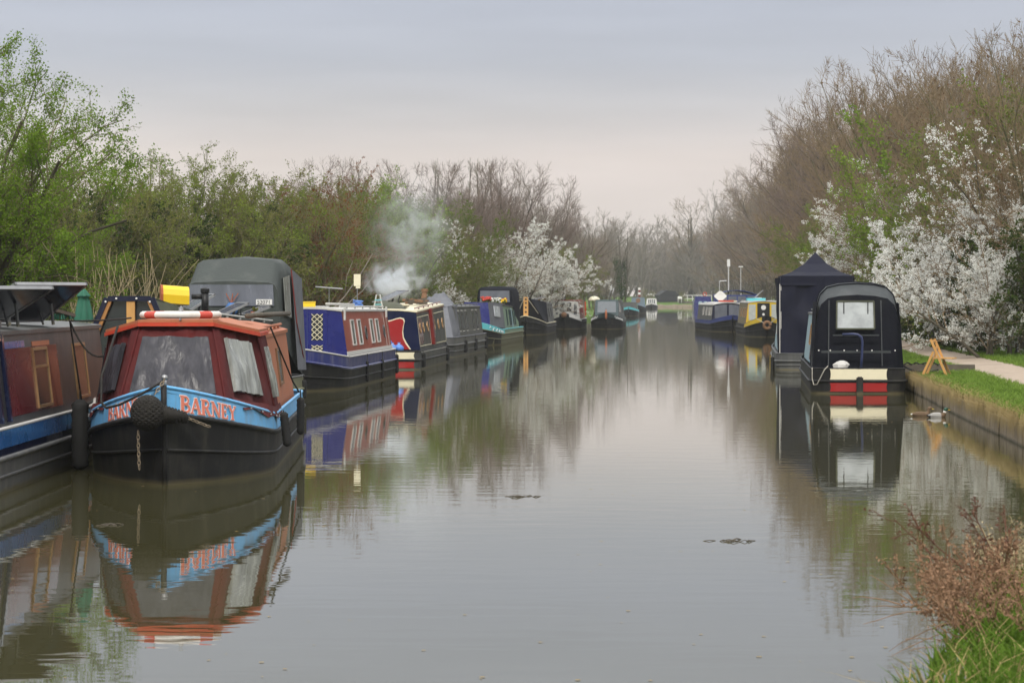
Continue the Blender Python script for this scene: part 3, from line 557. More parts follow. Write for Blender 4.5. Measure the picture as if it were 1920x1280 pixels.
# ================================================================== BOATS
# local frame of every boat: +x to the right, +y along the boat away from the viewer's end, z up from the water
def boat(name, label, x, y, slope, cat='boat', group='moored canal boats'):
    return thing(name, label, cat, (x, y, 0), -math.atan(slope), group)
def lerp(a, b, t): return a + (b - a) * t
class Hull:
    def __init__(s, root, L, B=2.08, near='bow', far='stern', zg=.62, zs=.42, stem=1.05, Lb=2.8, Ls=.75, lower='black_hull', upper='black_hull', strake='black_hull', cap='black_hull', deckm='black', rake=.22, low_strake=True, deck_drop=.06):
        s.root, s.L, s.B, s.near, s.far, s.zg, s.zs, s.stem, s.Lb, s.Ls, s.rake = root, L, B, near, far, zg, zs, stem, Lb, Ls, rake
        st = [.0, .012, .03, .06, .11, .18, .27, .38, .52, .68, .85, 1.0]
        lo = [t * (Lb if near == 'bow' else Ls) for t in st]; hi = [L - t * (Lb if far == 'bow' else Ls) for t in st][::-1]
        mid = list(np.linspace(lo[-1], hi[0], 8)[1:-1]); s.st = lo + mid + hi
        rows_lo = lambda sg: [[s.pt(u, k, sg) for u in s.st] for k in ('bottom', 'water', 'low', 'strake')]
        mb = MB()
        for sg in (1, -1): mb.grid(rows_lo(sg) if sg > 0 else [r[::-1] for r in rows_lo(-1)])
        s.hull = mb.build('hull', [lower], root, True)
        mb = MB()
        for sg in (1, -1):
            rr = [[s.pt(u, k, sg) for u in s.st] for k in ('strake', 'top')]; mb.grid(rr if sg > 0 else [r[::-1] for r in rr])
        s.band = mb.build('hull_band', [upper], root, True)
        mb = MB()
        for sg in (1, -1): mb.tube([s.pt(u, 'strake', sg, .012) for u in s.st], .03, 6)
        mb.build('rubbing_strake', [strake], root, True)
        if low_strake:
            mb = MB()
            for sg in (1, -1): mb.tube([s.pt(u, 'low', sg, .008) for u in s.st], .02, 6)
            mb.build('lower_strake', [lower], root, True)
        mb = MB()
        for sg in (1, -1): mb.tube([s.pt(u, 'top', sg, -.005) for u in s.st], .022, 6)
        mb.build('gunwale', [cap], root, True)
        mb = MB(); rows = []
        for u in s.st:
            a = s.pt(u, 'top', 1); rows.append([(-a[0] * .985, a[1], a[2] - deck_drop), (0, a[1], a[2] - deck_drop + .02), (a[0] * .985, a[1], a[2] - deck_drop)])
        mb.grid(rows); mb.build('deck', [deckm], root)
    def hb(s, u):
        a = s.B / 2
        def end(kind, q):
            if kind == 'bow': v = min(1, q / s.Lb); return a * max(.012, (1 - (1 - v) ** 2.1)) ** .85
            v = min(1, q / s.Ls); return a * (1 - (1 - v) ** 3) ** (1 / 3)
        return min(end(s.near, u), end(s.far, s.L - u))
    def pt(s, u, k, sg, off=0.0):
        nb = (1 - min(1, u / s.Lb)) if s.near == 'bow' else 0; fb = (1 - min(1, (s.L - u) / s.Lb)) if s.far == 'bow' else 0
        v = max(nb, fb) ** 1.5; top = lerp(s.zg, s.stem, v); stk = lerp(s.zs, s.stem * .72, v); low = stk * .5
        z = dict(bottom=-.45, water=0.0, low=low, strake=stk, top=top)[k]
        hb = s.hb(u); f = dict(bottom=.80 if v > 0 else .96, water=.90 if v > 0 else .985, low=.955 if v > 0 else .995, strake=1.0, top=.985)[k]
        if v > 0: f = lerp(1.0 if k in ('strake', 'top') else (.985 if k != 'bottom' else .96), f, min(1, v * 2.5))
        w = hb * f + off; yy = u
        if nb > 0: yy = u - s.rake * (z / s.stem - 1) * nb ** 2 - off * nb
        if fb > 0: yy = u + s.rake * (z / s.stem - 1) * fb ** 2
        if s.near == 'stern' and u < s.Ls: yy = u - off * (1 - u / s.Ls)
        return (sg * w, yy, z)
    def stern_y(s, x, off=.006): return s.Ls * (1 - (1 - min(1, abs(x) / (s.B / 2)) ** 3) ** (1 / 3)) - off
    def stern_patch(s, name, x0, x1, z0, z1, mat, off=.008):
        xs = np.linspace(x0, x1, 13); mb = MB(); mb.grid([[(x * k, s.stern_y(x * k, off), lerp(z0, z1, t)) for x in xs] for t, k in ((0, 1.0), (.2, .975), (.5, .965), (.8, .975), (1, 1.0))]); return mb.build(name, [mat], s.root, True)
    def side_patch(s, name, u0, u1, k0, k1, sg, mat, f0=0.0, f1=1.0, off=.006, n=10):
        rows = [[], []]
        for u in np.linspace(u0, u1, n):
            a, b = Vector(s.pt(u, k0, sg, off)), Vector(s.pt(u, k1, sg, off)); rows[0].append(a.lerp(b, f0)); rows[1].append(a.lerp(b, f1))
        mb = MB(); mb.grid(rows if sg > 0 else [r[::-1] for r in rows]); return mb.build(name, [mat], s.root, True)
class Cabin:
    def __init__(s, root, y0, y1, wb=.93, wt=.80, z0=.60, z1=1.72, camber=.06, side='grey', end='grey', roofm='grey', name='cabin', rake=0.0, rail=True, over=.03, railm=None, sheer=0.0):
        s.root, s.y0, s.y1, s.wb, s.wt, s.z0, s.z1, s.rake, s.sheer = root, y0, y1, wb, wt, z0, z1, rake, sheer
        mb = MB(); ysn = np.linspace(0, 1, 7)
        for sg in (1, -1):
            rows = [[s.side(lerp(y0, y1, t), z, 0, sg) for t in ysn] for z in (z0, z1)]; mb.grid(rows if sg > 0 else [r[::-1] for r in rows])
        s.mesh = mb.build(name, [side], root)
        for nm, y in (('front_bulkhead', y0), ('rear_bulkhead', y1)):
            a = [s.side(y, z0, 0, -1), s.side(y, z0, 0, 1), s.side(y, z1, 0, 1), s.side(y, z1, 0, -1)]; mb = MB(); d = .03 if y == y0 else -.03
            mb.slab([Vector(p) + Vector((0, 0, .0)) for p in a], (0, d, 0)); mb.build(nm, [end], root)
        mb = MB(); rows = []
        for t in ysn:
            y = lerp(y0 - over, y1 + over, t); zz = s.ztop(y); rows.append([(x * (s.wt + over), y + rake * .0, zz + camber * (1 - x * x)) for x in (-1, -.8, -.4, 0, .4, .8, 1)])
        lowr = [[(p[0], p[1], p[2] - .045) for p in r] for r in rows]
        mb.grid(rows); mb.grid([r[::-1] for r in lowr])
        for e in (0, -1): mb.grid([lowr[e], rows[e]] if e == 0 else [rows[e], lowr[e]])
        for e in (0, -1): mb.grid([[r[e] for r in rows], [r[e] for r in lowr]] if e == -1 else [[r[e] for r in lowr], [r[e] for r in rows]])
        s.roof = mb.build('roof', [roofm], root)
        if rail:
            for sg in (1, -1):
                mb = MB(); mb.tube([(sg * (s.wt - .06), lerp(y0 + .2, y1 - .2, t), s.ztop(lerp(y0, y1, t)) + .075) for t in ysn], .02, 6)
                for t in ysn[1:-1]: mb.box((sg * (s.wt - .06), lerp(y0, y1, t), s.ztop(lerp(y0, y1, t)) + .05), (.03, .06, .06))
                mb.build('handrail', [railm or roofm], root)
    def ztop(s, y): return s.z1 + s.sheer * (y - s.y0) / max(.1, s.y1 - s.y0)
    def side(s, y, z, off=0.0, sg=1):
        t = (z - s.z0) / (s.z1 - s.z0); zz = z + s.sheer * max(0, t) * (y - s.y0) / max(.1, s.y1 - s.y0)
        return (sg * (lerp(s.wb, s.wt, t) + off), y + (s.rake * t if y <= s.y0 + .01 else 0), zz)
    def rect(s, mb, y0, y1, z0, z1, sg, o0, o1, mi=0):
        c = [s.side(y0, z0, o0, sg), s.side(y1, z0, o0, sg), s.side(y1, z1, o0, sg), s.side(y0, z1, o0, sg)]; d = [s.side(y0, z0, o1, sg), s.side(y1, z0, o1, sg), s.side(y1, z1, o1, sg), s.side(y0, z1, o1, sg)]
        mb.hexa(c + d, mi)
    def window(s, y, z, wd, h, sg=1, frame='brass', glass='glass', fw=.035, bars=(), name='window', tilt=0):
        mb = MB(); a, b, c, d = y - wd / 2, y + wd / 2, z - h / 2, z + h / 2
        for r in ((a, b, c, c + fw), (a, b, d - fw, d), (a, a + fw, c + fw, d - fw), (b - fw, b, c + fw, d - fw)): s.rect(mb, *r, sg, -.005, .026)
        for q in bars: s.rect(mb, a + fw, b - fw, lerp(c, d, q) - fw * .4, lerp(c, d, q) + fw * .4, sg, -.005, .022)
        o = mb.build(name, [frame], s.root); mb = MB(); s.rect(mb, a + fw, b - fw, c + fw, d - fw, sg, -.004, .012); mb.build('pane', [glass], o); return o
    def port(s, y, z, r, sg=1, frame='brass', glass='glass', squash=1.0):
        mb = MB(); n = 16; ring = []
        for rr, of in ((r, .002), (r, .022), (r * .78, .022), (r * .78, .004)): ring.append([s.side(y + rr * math.cos(2 * math.pi * j / n), z + rr * math.sin(2 * math.pi * j / n), of, sg) for j in range(n)])
        mb.grid(ring, closed=True); o = mb.build('porthole', [frame], s.root, True)
        mb = MB(); mb.add([s.side(y + r * .8 * math.cos(2 * math.pi * j / n), z + r * .8 * math.sin(2 * math.pi * j / n), .008, sg) for j in range(n)], [tuple(range(n))]); mb.build('pane', [glass], o); return o
    def panel(s, name, y0, y1, z0, z1, mat, sg=1, o1=.006, parent=None):
        mb = MB(); s.rect(mb, y0, y1, z0, z1, sg, -.004, o1); return mb.build(name, [mat], parent or s.root)
    def coach(s, y0, y1, z0, z1, mat, sg=1, wd=.022, name='coach_line'):
        mb = MB()
        for r in ((y0, y1, z0, z0 + wd), (y0, y1, z1 - wd, z1), (y0, y0 + wd, z0 + wd, z1 - wd), (y1 - wd, y1, z0 + wd, z1 - wd)): s.rect(mb, *r, sg, -.002, .004)
        return mb.build(name, [mat], s.root)
def endrect(mb, x0, x1, z0, z1, y, d=.02, mi=0): mb.box(((x0 + x1) / 2, y - d / 2, (z0 + z1) / 2), (x1 - x0, d, z1 - z0), mi=mi)
def quadpatch(name, c, mat, root, n=6, off=(0, 0, 0), wav=0.0, seed=0, thick=.012, m=6):
    """curved cloth-like patch between four corners c (bl, br, tr, tl), with slight waves and a real thickness"""
    c = [Vector(p) for p in c]; nrmv = (c[1] - c[0]).cross(c[3] - c[0]).normalized(); o = Vector(off); A = []; Bk = []
    for i in range(m + 1):
        ra, rb = [], []
        for j in range(n + 1):
            u, v = j / n, i / m; p = c[0].lerp(c[1], u).lerp(c[3].lerp(c[2], u), v) + o
            if wav and 0 < u < 1: p = p + nrmv * wav * (mnoise.noise(Vector((u * 5.5 + seed, v * 1.3, seed * 3.1))) + .55 * mnoise.noise(Vector((u * 14 + seed, v * 3.5 + u * 3, seed))))
            ra.append(p); rb.append(p - nrmv * thick)
        A.append(ra); Bk.append(rb)
    mb = MB(); mb.grid(A); mb.grid([r[::-1] for r in Bk])
    mb.grid([A[0], Bk[0]][::-1]); mb.grid([A[-1], Bk[-1]]); mb.grid([[r[0] for r in A], [r[0] for r in Bk]]); mb.grid([[r[-1] for r in Bk], [r[-1] for r in A]])
    return mb.build(name, [mat], root, True)
def sub(c, u0, u1, v0, v1):
    c = [Vector(p) for p in c]; f = lambda u, v: c[0].lerp(c[1], u).lerp(c[3].lerp(c[2], u), v); return [f(u0, v0), f(u1, v0), f(u1, v1), f(u0, v1)]
def hood(root, y0, y1, w, z0, zt, mat, glass, ends=.35, wt=None, win_front=True, win_side=True, wz=(.35, .85), nm='hood', front_glass=None, camber=.10, frame=None):
    """pram hood on hoops: raked ends, rounded roof, clear windows. Canvas one part, windows parts"""
    wt = wt or w * .9; n = 11
    def hoop(y, zz, ww): 
        pts = []
        for j in range(n):
            t = -1 + 2 * j / (n - 1); a = abs(t)
            if a > .6: q = (1 - a) / .4; pts.append((math.copysign(lerp(w, ww, q), t), y, lerp(z0, zz - camber * 1.2, q)))
            else: pts.append((ww * t / .6 * .97, y, zz - camber * (t / .6) ** 4))
        return pts
    yy = [(y0, 0), (y0 + ends * .45, .45), (y0 + ends, .96), (lerp(y0, y1, .5), 1.0), (y1 - .1, .97), (y1, .85)]
    mb = MB(); rows = [hoop(y, lerp(z0 + .45, zt, q) if q < .9 else zt - (1 - q) * .5, lerp(w, wt, q)) for y, q in yy]
    rows[0] = hoop(y0, z0 + .30, w * .99)
    mb.grid(rows); mb.add(rows[0], [tuple(range(n))]); mb.add(rows[-1], [tuple(range(n))[::-1]])
    o = mb.build(nm, [mat], root, True)
    return o, rows
def solar(name, label, p, w, d, tilt, rz, legs=.25, parent_group='solar panels on boat roofs'):
    t = thing(name, label, 'solar panel', p, rz, parent_group); M = Matrix.Rotation(tilt, 3, 'X')
    f = lambda x, y, z: M @ Vector((x, y, z)) + Vector((0, 0, legs))
    mb = MB(); fr = .03
    for a, b, c, e in ((-w / 2, w / 2, -d / 2, -d / 2 + fr), (-w / 2, w / 2, d / 2 - fr, d / 2), (-w / 2, -w / 2 + fr, -d / 2, d / 2), (w / 2 - fr, w / 2, -d / 2, d / 2)):
        mb.hexa([f(a, c, -.02), f(b, c, -.02), f(b, e, -.02), f(a, e, -.02), f(a, c, .02), f(b, c, .02), f(b, e, .02), f(a, e, .02)])
    mb.build('frame', ['steel'], t); mb = MB(); a, b, c, e = -w / 2 + fr, w / 2 - fr, -d / 2 + fr, d / 2 - fr
    mb.hexa([f(a, c, -.012), f(b, c, -.012), f(b, e, -.012), f(a, e, -.012), f(a, c, .012), f(b, c, .012), f(b, e, .012), f(a, e, .012)]); mb.build('panel', ['solar'], t)
    for x in (-w * .3, w * .3):
        mb = MB(); q = f(x, 0, -.02); mb.tube([(x, -.05, 0), q], .022, 6); mb.tube([(x, .12, 0), f(x, d * .25, -.02)], .014, 6); mb.build('leg', ['slate_dark'], t)
    return t
pmat('solar', (.02, .024, .04), .18, .2, 4, spec=.7)
pmat('canvas_maroon', (.078, .011, .011), .75, .25, 3, .35, 12, dirt=((.12, .032, .027), .5, 2), spec=.2)
pmat('canvas_green', (.042, .05, .046), .62, .2, 3, .2, 18, dirt=((.12, .125, .11), .5, 1.6))
pmat('canvas_olive', (.065, .07, .045), .75, .25, 3, .3, 14, dirt=((.13, .13, .09), .5, 2))
pmat('canvas_black', (.009, .010, .015), .8, .3, 3, .5, 7, dirt=((.018, .018, .016), .5, 1.6), spec=.1)
pmat('canvas_top', (.035, .04, .042), .6, .25, 3, .2, 12, dirt=((.085, .09, .09), .5, 1.6))
pmat('vinyl_hood', (.13, .14, .165), .2, .3, 1.5, .25, 4, spec=.5, stretch=(3, 3, .8))
pmat('canvas_navy', (.008, .010, .028), .7, .3, 3, .3, 14, dirt=((.03, .03, .04), .4, 2))
pmat('canvas_grey', (.12, .125, .14), .7, .2, 3, .3, 14, dirt=((.2, .2, .21), .4, 2))
pmat('canvas_blue', (.035, .05, .17), .65, .2, 3, .2, 18)
pmat('vinyl', (.036, .035, .042), .3, .6, 1.6, .5, 3.0, spec=.28, stretch=(6, 6, .35))  # dark copy; upright streaks put the fold reflections into the colour
pmat('vinyl_lit', (.26, .27, .25), .22, .6, 2.0, .5, 3.5, spec=.45, stretch=(5, 5, .5))  # paler copy: light on the right-facing windows is put into the colour
pmat('vinyl_pale', (.52, .55, .58), .2, .2, 2.0, .15, 9, spec=.6)
pmat('orange', (.40, .135, .06), .55, .16, 3, .08, 20, dirt=((.24, .10, .055), .6, 3), streak=((.16, .08, .05), .5, 8))
pmat('orange_red', (.50, .055, .025), .45, .15, 3, dirt=((.42, .15, .07), .7, 4), streak=((.2, .05, .03), .4, 8))
pmat('sky_blue', (.15, .44, .76), .4, .09, 3, .03, 30, dirt=((.16, .27, .36), .6, 3.5), streak=((.22, .17, .12), .5, 9))
pmat('maroon_paint', (.12, .018, .022), .22, .25, 1.2, dirt=((.06, .05, .05), .6, 1.1), coat=.6)
pmat('navy_paint', (.008, .012, .04), .2, .2, 2, coat=.7)
pmat('blue_stripe', (.03, .12, .32), .25, .15, 2, coat=.5)
pmat('slate', (.085, .087, .084), .4, .18, 1.5, .04, 25, dirt=((.14, .135, .12), .5, 1.8), streak=((.18, .175, .16), .4, 4), water=((.16, .14, .08), .16))
pmat('slate_dark', (.055, .057, .058), .35, .2, 1.5, .04, 25, dirt=((.10, .095, .08), .4, 1.8), streak=((.15, .145, .13), .4, 4), water=((.16, .14, .08), .16))
pmat('pale_blue', (.30, .42, .46), .5, .12, 3, dirt=((.2, .25, .26), .4, 3))
pmat('blue_paint', (.010, .014, .14), .25, .16, 2, coat=.5, dirt=((.02, .022, .10), .5, 3))
pmat('blue_hullside', (.03, .038, .16), .3, .2, 2, coat=.4, streak=((.30, .28, .27), .5, 6))
pmat('brick_red', (.30, .058, .040), .38, .14, 2, coat=.2, streak=((.34, .15, .12), .4, 6), dirt=((.17, .05, .04), .4, 3))
pmat('dusty_white', (.50, .49, .46), .6, .1, 3, .1, 30, dirt=((.32, .31, .28), .5, 3))
pmat('teal', (.12, .52, .58), .45, .12, 3, dirt=((.3, .5, .5), .4, 3))
pmat('green_paint', (.17, .25, .17), .5, .25, 2.5, dirt=((.17, .19, .08), .6, 2), streak=((.12, .2, .22), .5, 5))
pmat('dark_green', (.018, .04, .042), .4, .3, 3, coat=.2)
pmat('dark_red', (.16, .015, .012), .3, .2, 3, coat=.5)
pmat('yellow', (.62, .43, .03), .4, .12, 3, dirt=((.4, .28, .06), .4, 3))
pmat('ochre_side', (.16, .13, .07), .55, .2, 2, streak=((.28, .25, .17), .6, 5))
pmat('steel_blue', (.14, .19, .23), .5, .15, 3)
pmat('letter_pink', (.75, .22, .15), .5, .08, 6)
pmat('letter_white', (.75, .75, .75), .5, .05, 6)
pmat('curtain', (.42, .44, .42), .8, .2, 5)
pmat('terracotta', (.35, .10, .04), .8, .2, 6)
pmat('rust', (.20, .11, .06), .85, .3, 9, .4, 30)
pmat('umbrella_green', (.025, .12, .075), .7, .15, 4, .2, 16)
pmat('bag_blue', (.10, .22, .55), .35, .2, 5, .3, 12)

# ---- serif capitals as strokes in a unit cell (x 0..w, y 0..1): lists of (polyline, thickness)
def sr(x, y, w=.20): return ([(x - w / 2, y), (x + w / 2, y)], .06)
GLY = {
 'B': (.72, [([(.16, .03), (.16, .97)], .19), sr(.14, .03, .28), sr(.14, .97, .28), ([(.14, .96), (.42, .96), (.56, .86), (.57, .68), (.44, .55), (.2, .53)], .10), ([(.2, .53), (.48, .50), (.63, .38), (.63, .18), (.48, .05), (.14, .04)], .12)]),
 'A': (.84, [([(.10, .03), (.40, .97)], .08), ([(.40, .97), (.72, .03)], .19), ([(.22, .34), (.58, .34)], .07), sr(.11, .03, .24), sr(.72, .03, .28)]),
 'R': (.82, [([(.16, .03), (.16, .97)], .19), sr(.16, .03, .32), sr(.12, .97, .24), ([(.14, .96), (.44, .96), (.58, .86), (.58, .66), (.44, .53), (.2, .51)], .11), ([(.40, .52), (.66, .05)], .18), sr(.70, .03, .18)]),
 'N': (.88, [([(.15, .03), (.15, .97)], .08), ([(.15, .95), (.70, .06)], .18), ([(.72, .03), (.72, .97)], .08), sr(.15, .03, .26), sr(.10, .97, .2), sr(.72, .97, .26)]),
 'E': (.72, [([(.16, .03), (.16, .97)], .19), ([(.10, .04), (.60, .04)], .08), ([(.10, .96), (.58, .96)], .08), ([(.2, .51), (.46, .51)], .07), ([(.59, .02), (.59, .26)], .06), ([(.57, .98), (.57, .77)], .06), ([(.45, .40), (.45, .62)], .05)]),
 'Y': (.80, [([(.10, .97), (.40, .48)], .18), ([(.40, .48), (.68, .97)], .08), ([(.40, .03), (.40, .50)], .18), sr(.40, .03, .32), sr(.11, .97, .26), sr(.67, .97, .22)])}
def word(txt, place, grow_=0.0, lift=.010):
    """letters as little slabs; place(u, v) maps text metres to a surface point and takes an offset"""
    mb = MB(); x = 0
    for ch in txt:
        w_, st = GLY[ch]
        for pl, th in st:
            th += grow_
            for (ax, ay), (bx, by) in zip(pl[:-1], pl[1:]):
                dx, dy = bx - ax, by - ay; l = math.hypot(dx, dy); nx, ny = -dy / l * th / 2, dx / l * th / 2; ex, ey = dx / l * grow_ / 2, dy / l * grow_ / 2
                q = [(ax + nx - ex, ay + ny - ey), (ax - nx - ex, ay - ny - ey), (bx - nx + ex, by - ny + ey), (bx + nx + ex, by + ny + ey)]
                lo = [place(x + p, v, .002) for p, v in q]; hi = [place(x + p, v, lift) for p, v in q]; mb.hexa(lo + hi)
        x += w_
    return mb, x
# ---------------------------------------------------------------- 1. long maroon and grey boat at the left edge
b = boat('narrowboat', 'long maroon and grey narrowboat with brass-framed windows at the left edge', -6.44, 17, 0.0)
h = Hull(b, 21.4, near='stern', far='bow', zg=.69, zs=.38, lower='grey_hull', upper='navy_paint', strake='grey_hull', cap='dusty_white', stem=1.05)
c = Cabin(b, 2.5, 20.6, .96, .84, .70, 1.72, side='slate_dark', end='slate_dark', roofm='slate', rail=False)
for y0, y1 in ((8.2, 12.55), (13.25, 16.9)): c.panel('paint_panel', y0, y1, .78, 1.52, 'maroon_paint')
c.panel('blue_panel', 13.35, 14.7, 1.525, 1.60, 'blue_stripe'); c.panel('orange_panel', 15.2, 16.4, 1.525, 1.58, 'orange')  # orange strip paints in the neighbouring cabin's reflection
h.side_patch('blue_stripe', 9.0, 17.3, 'strake', 'top', 1, 'blue_stripe', .35, .95)
c.window(15.62, 1.16, .98, .70, bars=(.68,)); c.window(18.55, 1.16, .95, .70)
c.panel('curtain', 15.25, 15.85, 1.37, 1.46, 'white', o1=.010); c.window(11.0, 1.16, .98, .70, bars=(.68,))
mb = MB(); c.rect(mb, 12.62, 12.72, .74, 1.70, 1, 0, .05); c.rect(mb, 13.12, 13.22, .74, 1.70, 1, 0, .05); c.rect(mb, 12.72, 13.12, 1.62, 1.70, 1, 0, .045); o = mb.build('side_hatch', ['navy_paint'], b)
mb = MB(); c.rect(mb, 12.73, 13.11, .76, 1.61, 1, 0, .012); mb.build('hatch_dark', ['black'], o)  # black sheet stands in for the unlit inside of the open hatch
mb = MB(); mb.box((.3, 12.6, 1.80), (1.1, 1.5, .07)); mb.build('hatch_slide', ['slate'], b)
M1 = solar('solar_panel', 'dark tilted solar panel on the maroon boat, nearer of its two', (-5.85, 31.2, 1.76), 1.15, .85, -R(24), R(52), .27)
M2 = solar('solar_panel', 'larger tilted solar panel on the maroon boat beside the green brush', (-5.82, 33.4, 1.76), 1.2, .9, -R(30), R(54), .27)
u = thing('parasol', 'closed dark green parasol standing on the maroon boat roof', 'parasol', (-5.75, 37.2, 1.76))
mb = MB(); n = 20; rows = []
for z, r in ((0.0, .105), (.05, .11), (.16, .092), (.27, .072), (.335, .062), (.34, .082), (.36, .074), (.41, .042), (.45, .014)):
    rows.append([((r * (1 + .26 * math.cos(5 * 2 * math.pi * j / n))) * math.cos(2 * math.pi * j / n), (r * (1 + .26 * math.cos(5 * 2 * math.pi * j / n))) * math.sin(2 * math.pi * j / n), z) for j in range(n)])
mb.grid(rows, closed=True); mb.build('canopy', ['umbrella_green'], u, True)
mb = MB(); mb.tube([(0, 0, 0), (0, 0, .48)], .010, 6); mb.lathe([(.0, .49), (.022, .475), (.022, .455), (0, .44)], 8); mb.build('pole', ['steel'], u)
u = thing('scrubbing_brush', 'green bristled deck brush lying on the maroon boat roof', 'brush', (-5.55, 34.3, 1.80), R(70))
mb = MB(); mb.box((0, 0, .10), (.5, .07, .04), Matrix.Rotation(R(8), 3, 'Y')); mb.tube([(-.2, 0, .1), (.3, .6, .06), (.6, 1.2, .03)], .014, 6); mb.build('handle', ['wood_old'], u)
mb = MB(); rr = random.Random(5)
for i in range(60): x, y = rr.uniform(-.24, .24), rr.uniform(-.03, .03); mb.tube([(x, y, .09), (x + rr.uniform(-.02, .02), y + rr.uniform(-.02, .02), .02)], .005, 3)
ob = mb.build('bristles', ['umbrella_green'], u); ob['kind'] = 'stuff'
def rope(name, label, pts, r=.012, mat='rope_dark', group='mooring ropes'):
    mb = MB(); mb.tube(pts, r, 6); o = mb.build(name, [mat], None, True); return tag(o, label, 'rope', group)
def fender(label, p, L=.5, r=.055, hang=.35, tilt=0.0, mat='rubber'):
    t = thing('fender', label, 'fender', p, 0, 'boat fenders'); rr = random.Random(int(p[1] * 100)); mb = MB(); pts = []; rad = []
    for i in range(15): q = i / 14; pts.append((tilt * q * L, 0, -hang - L * q)); rad.append(r * (.45 if i in (0, 14) else (1 + .12 * (i % 2))))
    mb.tube(pts, rad, 9); mb.build('body', [mat], t, True); mb = MB(); mb.tube([(0, 0, 0), (0, 0, -hang - .02)], .009, 5); mb.build('cord', ['rope_dark'], t); return t
k = Vector((-5.42, 34.0, 1.80))
rope('mooring_rope', 'black rope from the maroon boat roof down to the fender', [k, (-5.38, 34.2, 1.3), (-5.33, 34.4, .75)])
rope('mooring_rope', 'black rope sagging from the maroon boat across to the red canopy', sag(k, (-4.85, 33.6, 1.45), .22))
rope('mooring_rope', 'black rope running along the maroon boat roof edge', sag(k, (-5.0, 36.4, 1.82), .01))
fender('thick black rope fender between the maroon boat and the red-canopied bow', (-5.25, 33.7, .95), .85, .10, .1)

# ---------------------------------------------------------------- 2. the red-canopied boat with the sky blue bow
BX, BY = -3.86, 30.75
b = boat('narrowboat', 'narrowboat with sky blue bow, maroon bow canopy and orange cabin', BX, BY, -.035)
h = Hull(b, 11.5, 2.22, near='bow', far='stern', zg=.68, zs=.47, stem=1.10, Lb=2.9, upper='sky_blue', strake='black_hull', cap='sky_blue', rake=.14)
mb = MB(); mb.tube([(0, -.02, 1.12), (0, .03, .75), (0, .10, .3), (0, .16, -.3)], [.035, .032, .03, .03], 8); mb.build('stem_post', ['black_hull'], b, True)
mb = MB(); mb.tube([(0, .08, 1.09), (0, .08, 1.19)], .028, 8); mb.lathe([(0, 1.235), (.03, 1.225), (.04, 1.20), (.03, 1.175), (0, 1.17)], 10, (0, .08, 0)); mb.build('bow_stud', ['steel'], b, True)
arc = {}
for sg in (1, -1):
    us = np.linspace(.03, 2.9, 200); P = np.array([Vector(h.pt(q, 'strake', sg)).lerp(Vector(h.pt(q, 'top', sg)), .5) for q in us]); d = np.concatenate([[0], np.cumsum(np.linalg.norm(np.diff(P, axis=0), axis=1))]); arc[sg] = (us, d)
WT = sum(GLY[ch][0] for ch in 'BARNEY'); SX, A0 = .225, .17
def placer(sg):
    us, d = arc[sg]
    def f(x, v, off):
        a = A0 + (x * SX if sg > 0 else (WT - x) * SX); q = float(np.interp(a, d, us)); lo, hi = Vector(h.pt(q, 'strake', sg, off)), Vector(h.pt(q, 'top', sg, off)); return lo.lerp(hi, .16 + .62 * v)
    return f
for sg in (1, -1):
    mb, _ = word('BARNEY', placer(sg), .09, .005); o = mb.build('name_outline', ['letter_white'], b); mb, _ = word('BARNEY', placer(sg), 0, .009); mb.build('name_lettering', ['letter_pink'], b)
# canopy: three facets and two side pieces
zr = 1.77
F0 = [(-.62, 1.05, .84), (.62, 1.05, .84), (.42, 1.62, zr), (-.42, 1.62, zr)]
FR = [(.62, 1.05, .84), (1.09, 3.05, .66), (.88, 2.55, zr - .13), (.42, 1.62, zr)]
FL = [(-1.09, 3.05, .66), (-.62, 1.05, .84), (-.42, 1.62, zr), (-.88, 2.55, zr - .13)]
SR = [(1.09, 3.05, .66), (1.08, 4.3, .60), (.88, 4.2, zr - .13), (.88, 2.55, zr - .13)]
SL = [(-1.08, 4.3, .60), (-1.09, 3.05, .66), (-.88, 2.55, zr - .13), (-.88, 4.2, zr - .13)]
can = None
for nm, q, wi, mt, sd in (('canopy_front', F0, (.08, .92, .13, .83), 'vinyl', 1), ('canopy_side', FR, (.20, .74, .20, .86), 'vinyl_lit', 2), ('canopy_side', FL, (.2, .66, .24, .82), 'vinyl', 3), ('canopy_side', SR, (.10, .55, .22, .84), 'vinyl_lit', 4), ('canopy_side', SL, (.3, .9, .22, .84), 'vinyl', 5)):
    o = quadpatch(nm, q, 'canvas_maroon', b, 24, wav=.045, seed=sd, m=12); quadpatch('clear_window', sub(q, *wi), mt, o, 22, off=Vector(), wav=.04, seed=sd + 20, thick=-.045, m=10)
# seams along the facet joins, studs along the hem
for a_, b_ in ((F0[0], F0[3]), (F0[1], F0[2]), (FR[1], FR[2]), (FL[0], FL[3])): mb = MB(); mb.tube([Vector(a_).lerp(Vector(b_), q) + Vector((0, -.012, 0)) for q in np.linspace(0, 1, 5)], .013, 5); mb.build('canopy_seam', ['canvas_maroon'], b)
mb = MB()
for sg in (1, -1):
    for q in np.linspace(1.4, 4.0, 8): pp = Vector(h.pt(q, 'top', sg, .028)); mb.lathe([(0, -.012), (.012, -.006), (.012, .006), (0, .012)], 6, pp + Vector((0, 0, -.03)))
mb.build('hem_studs', ['steel'], b)['kind'] = 'stuff'
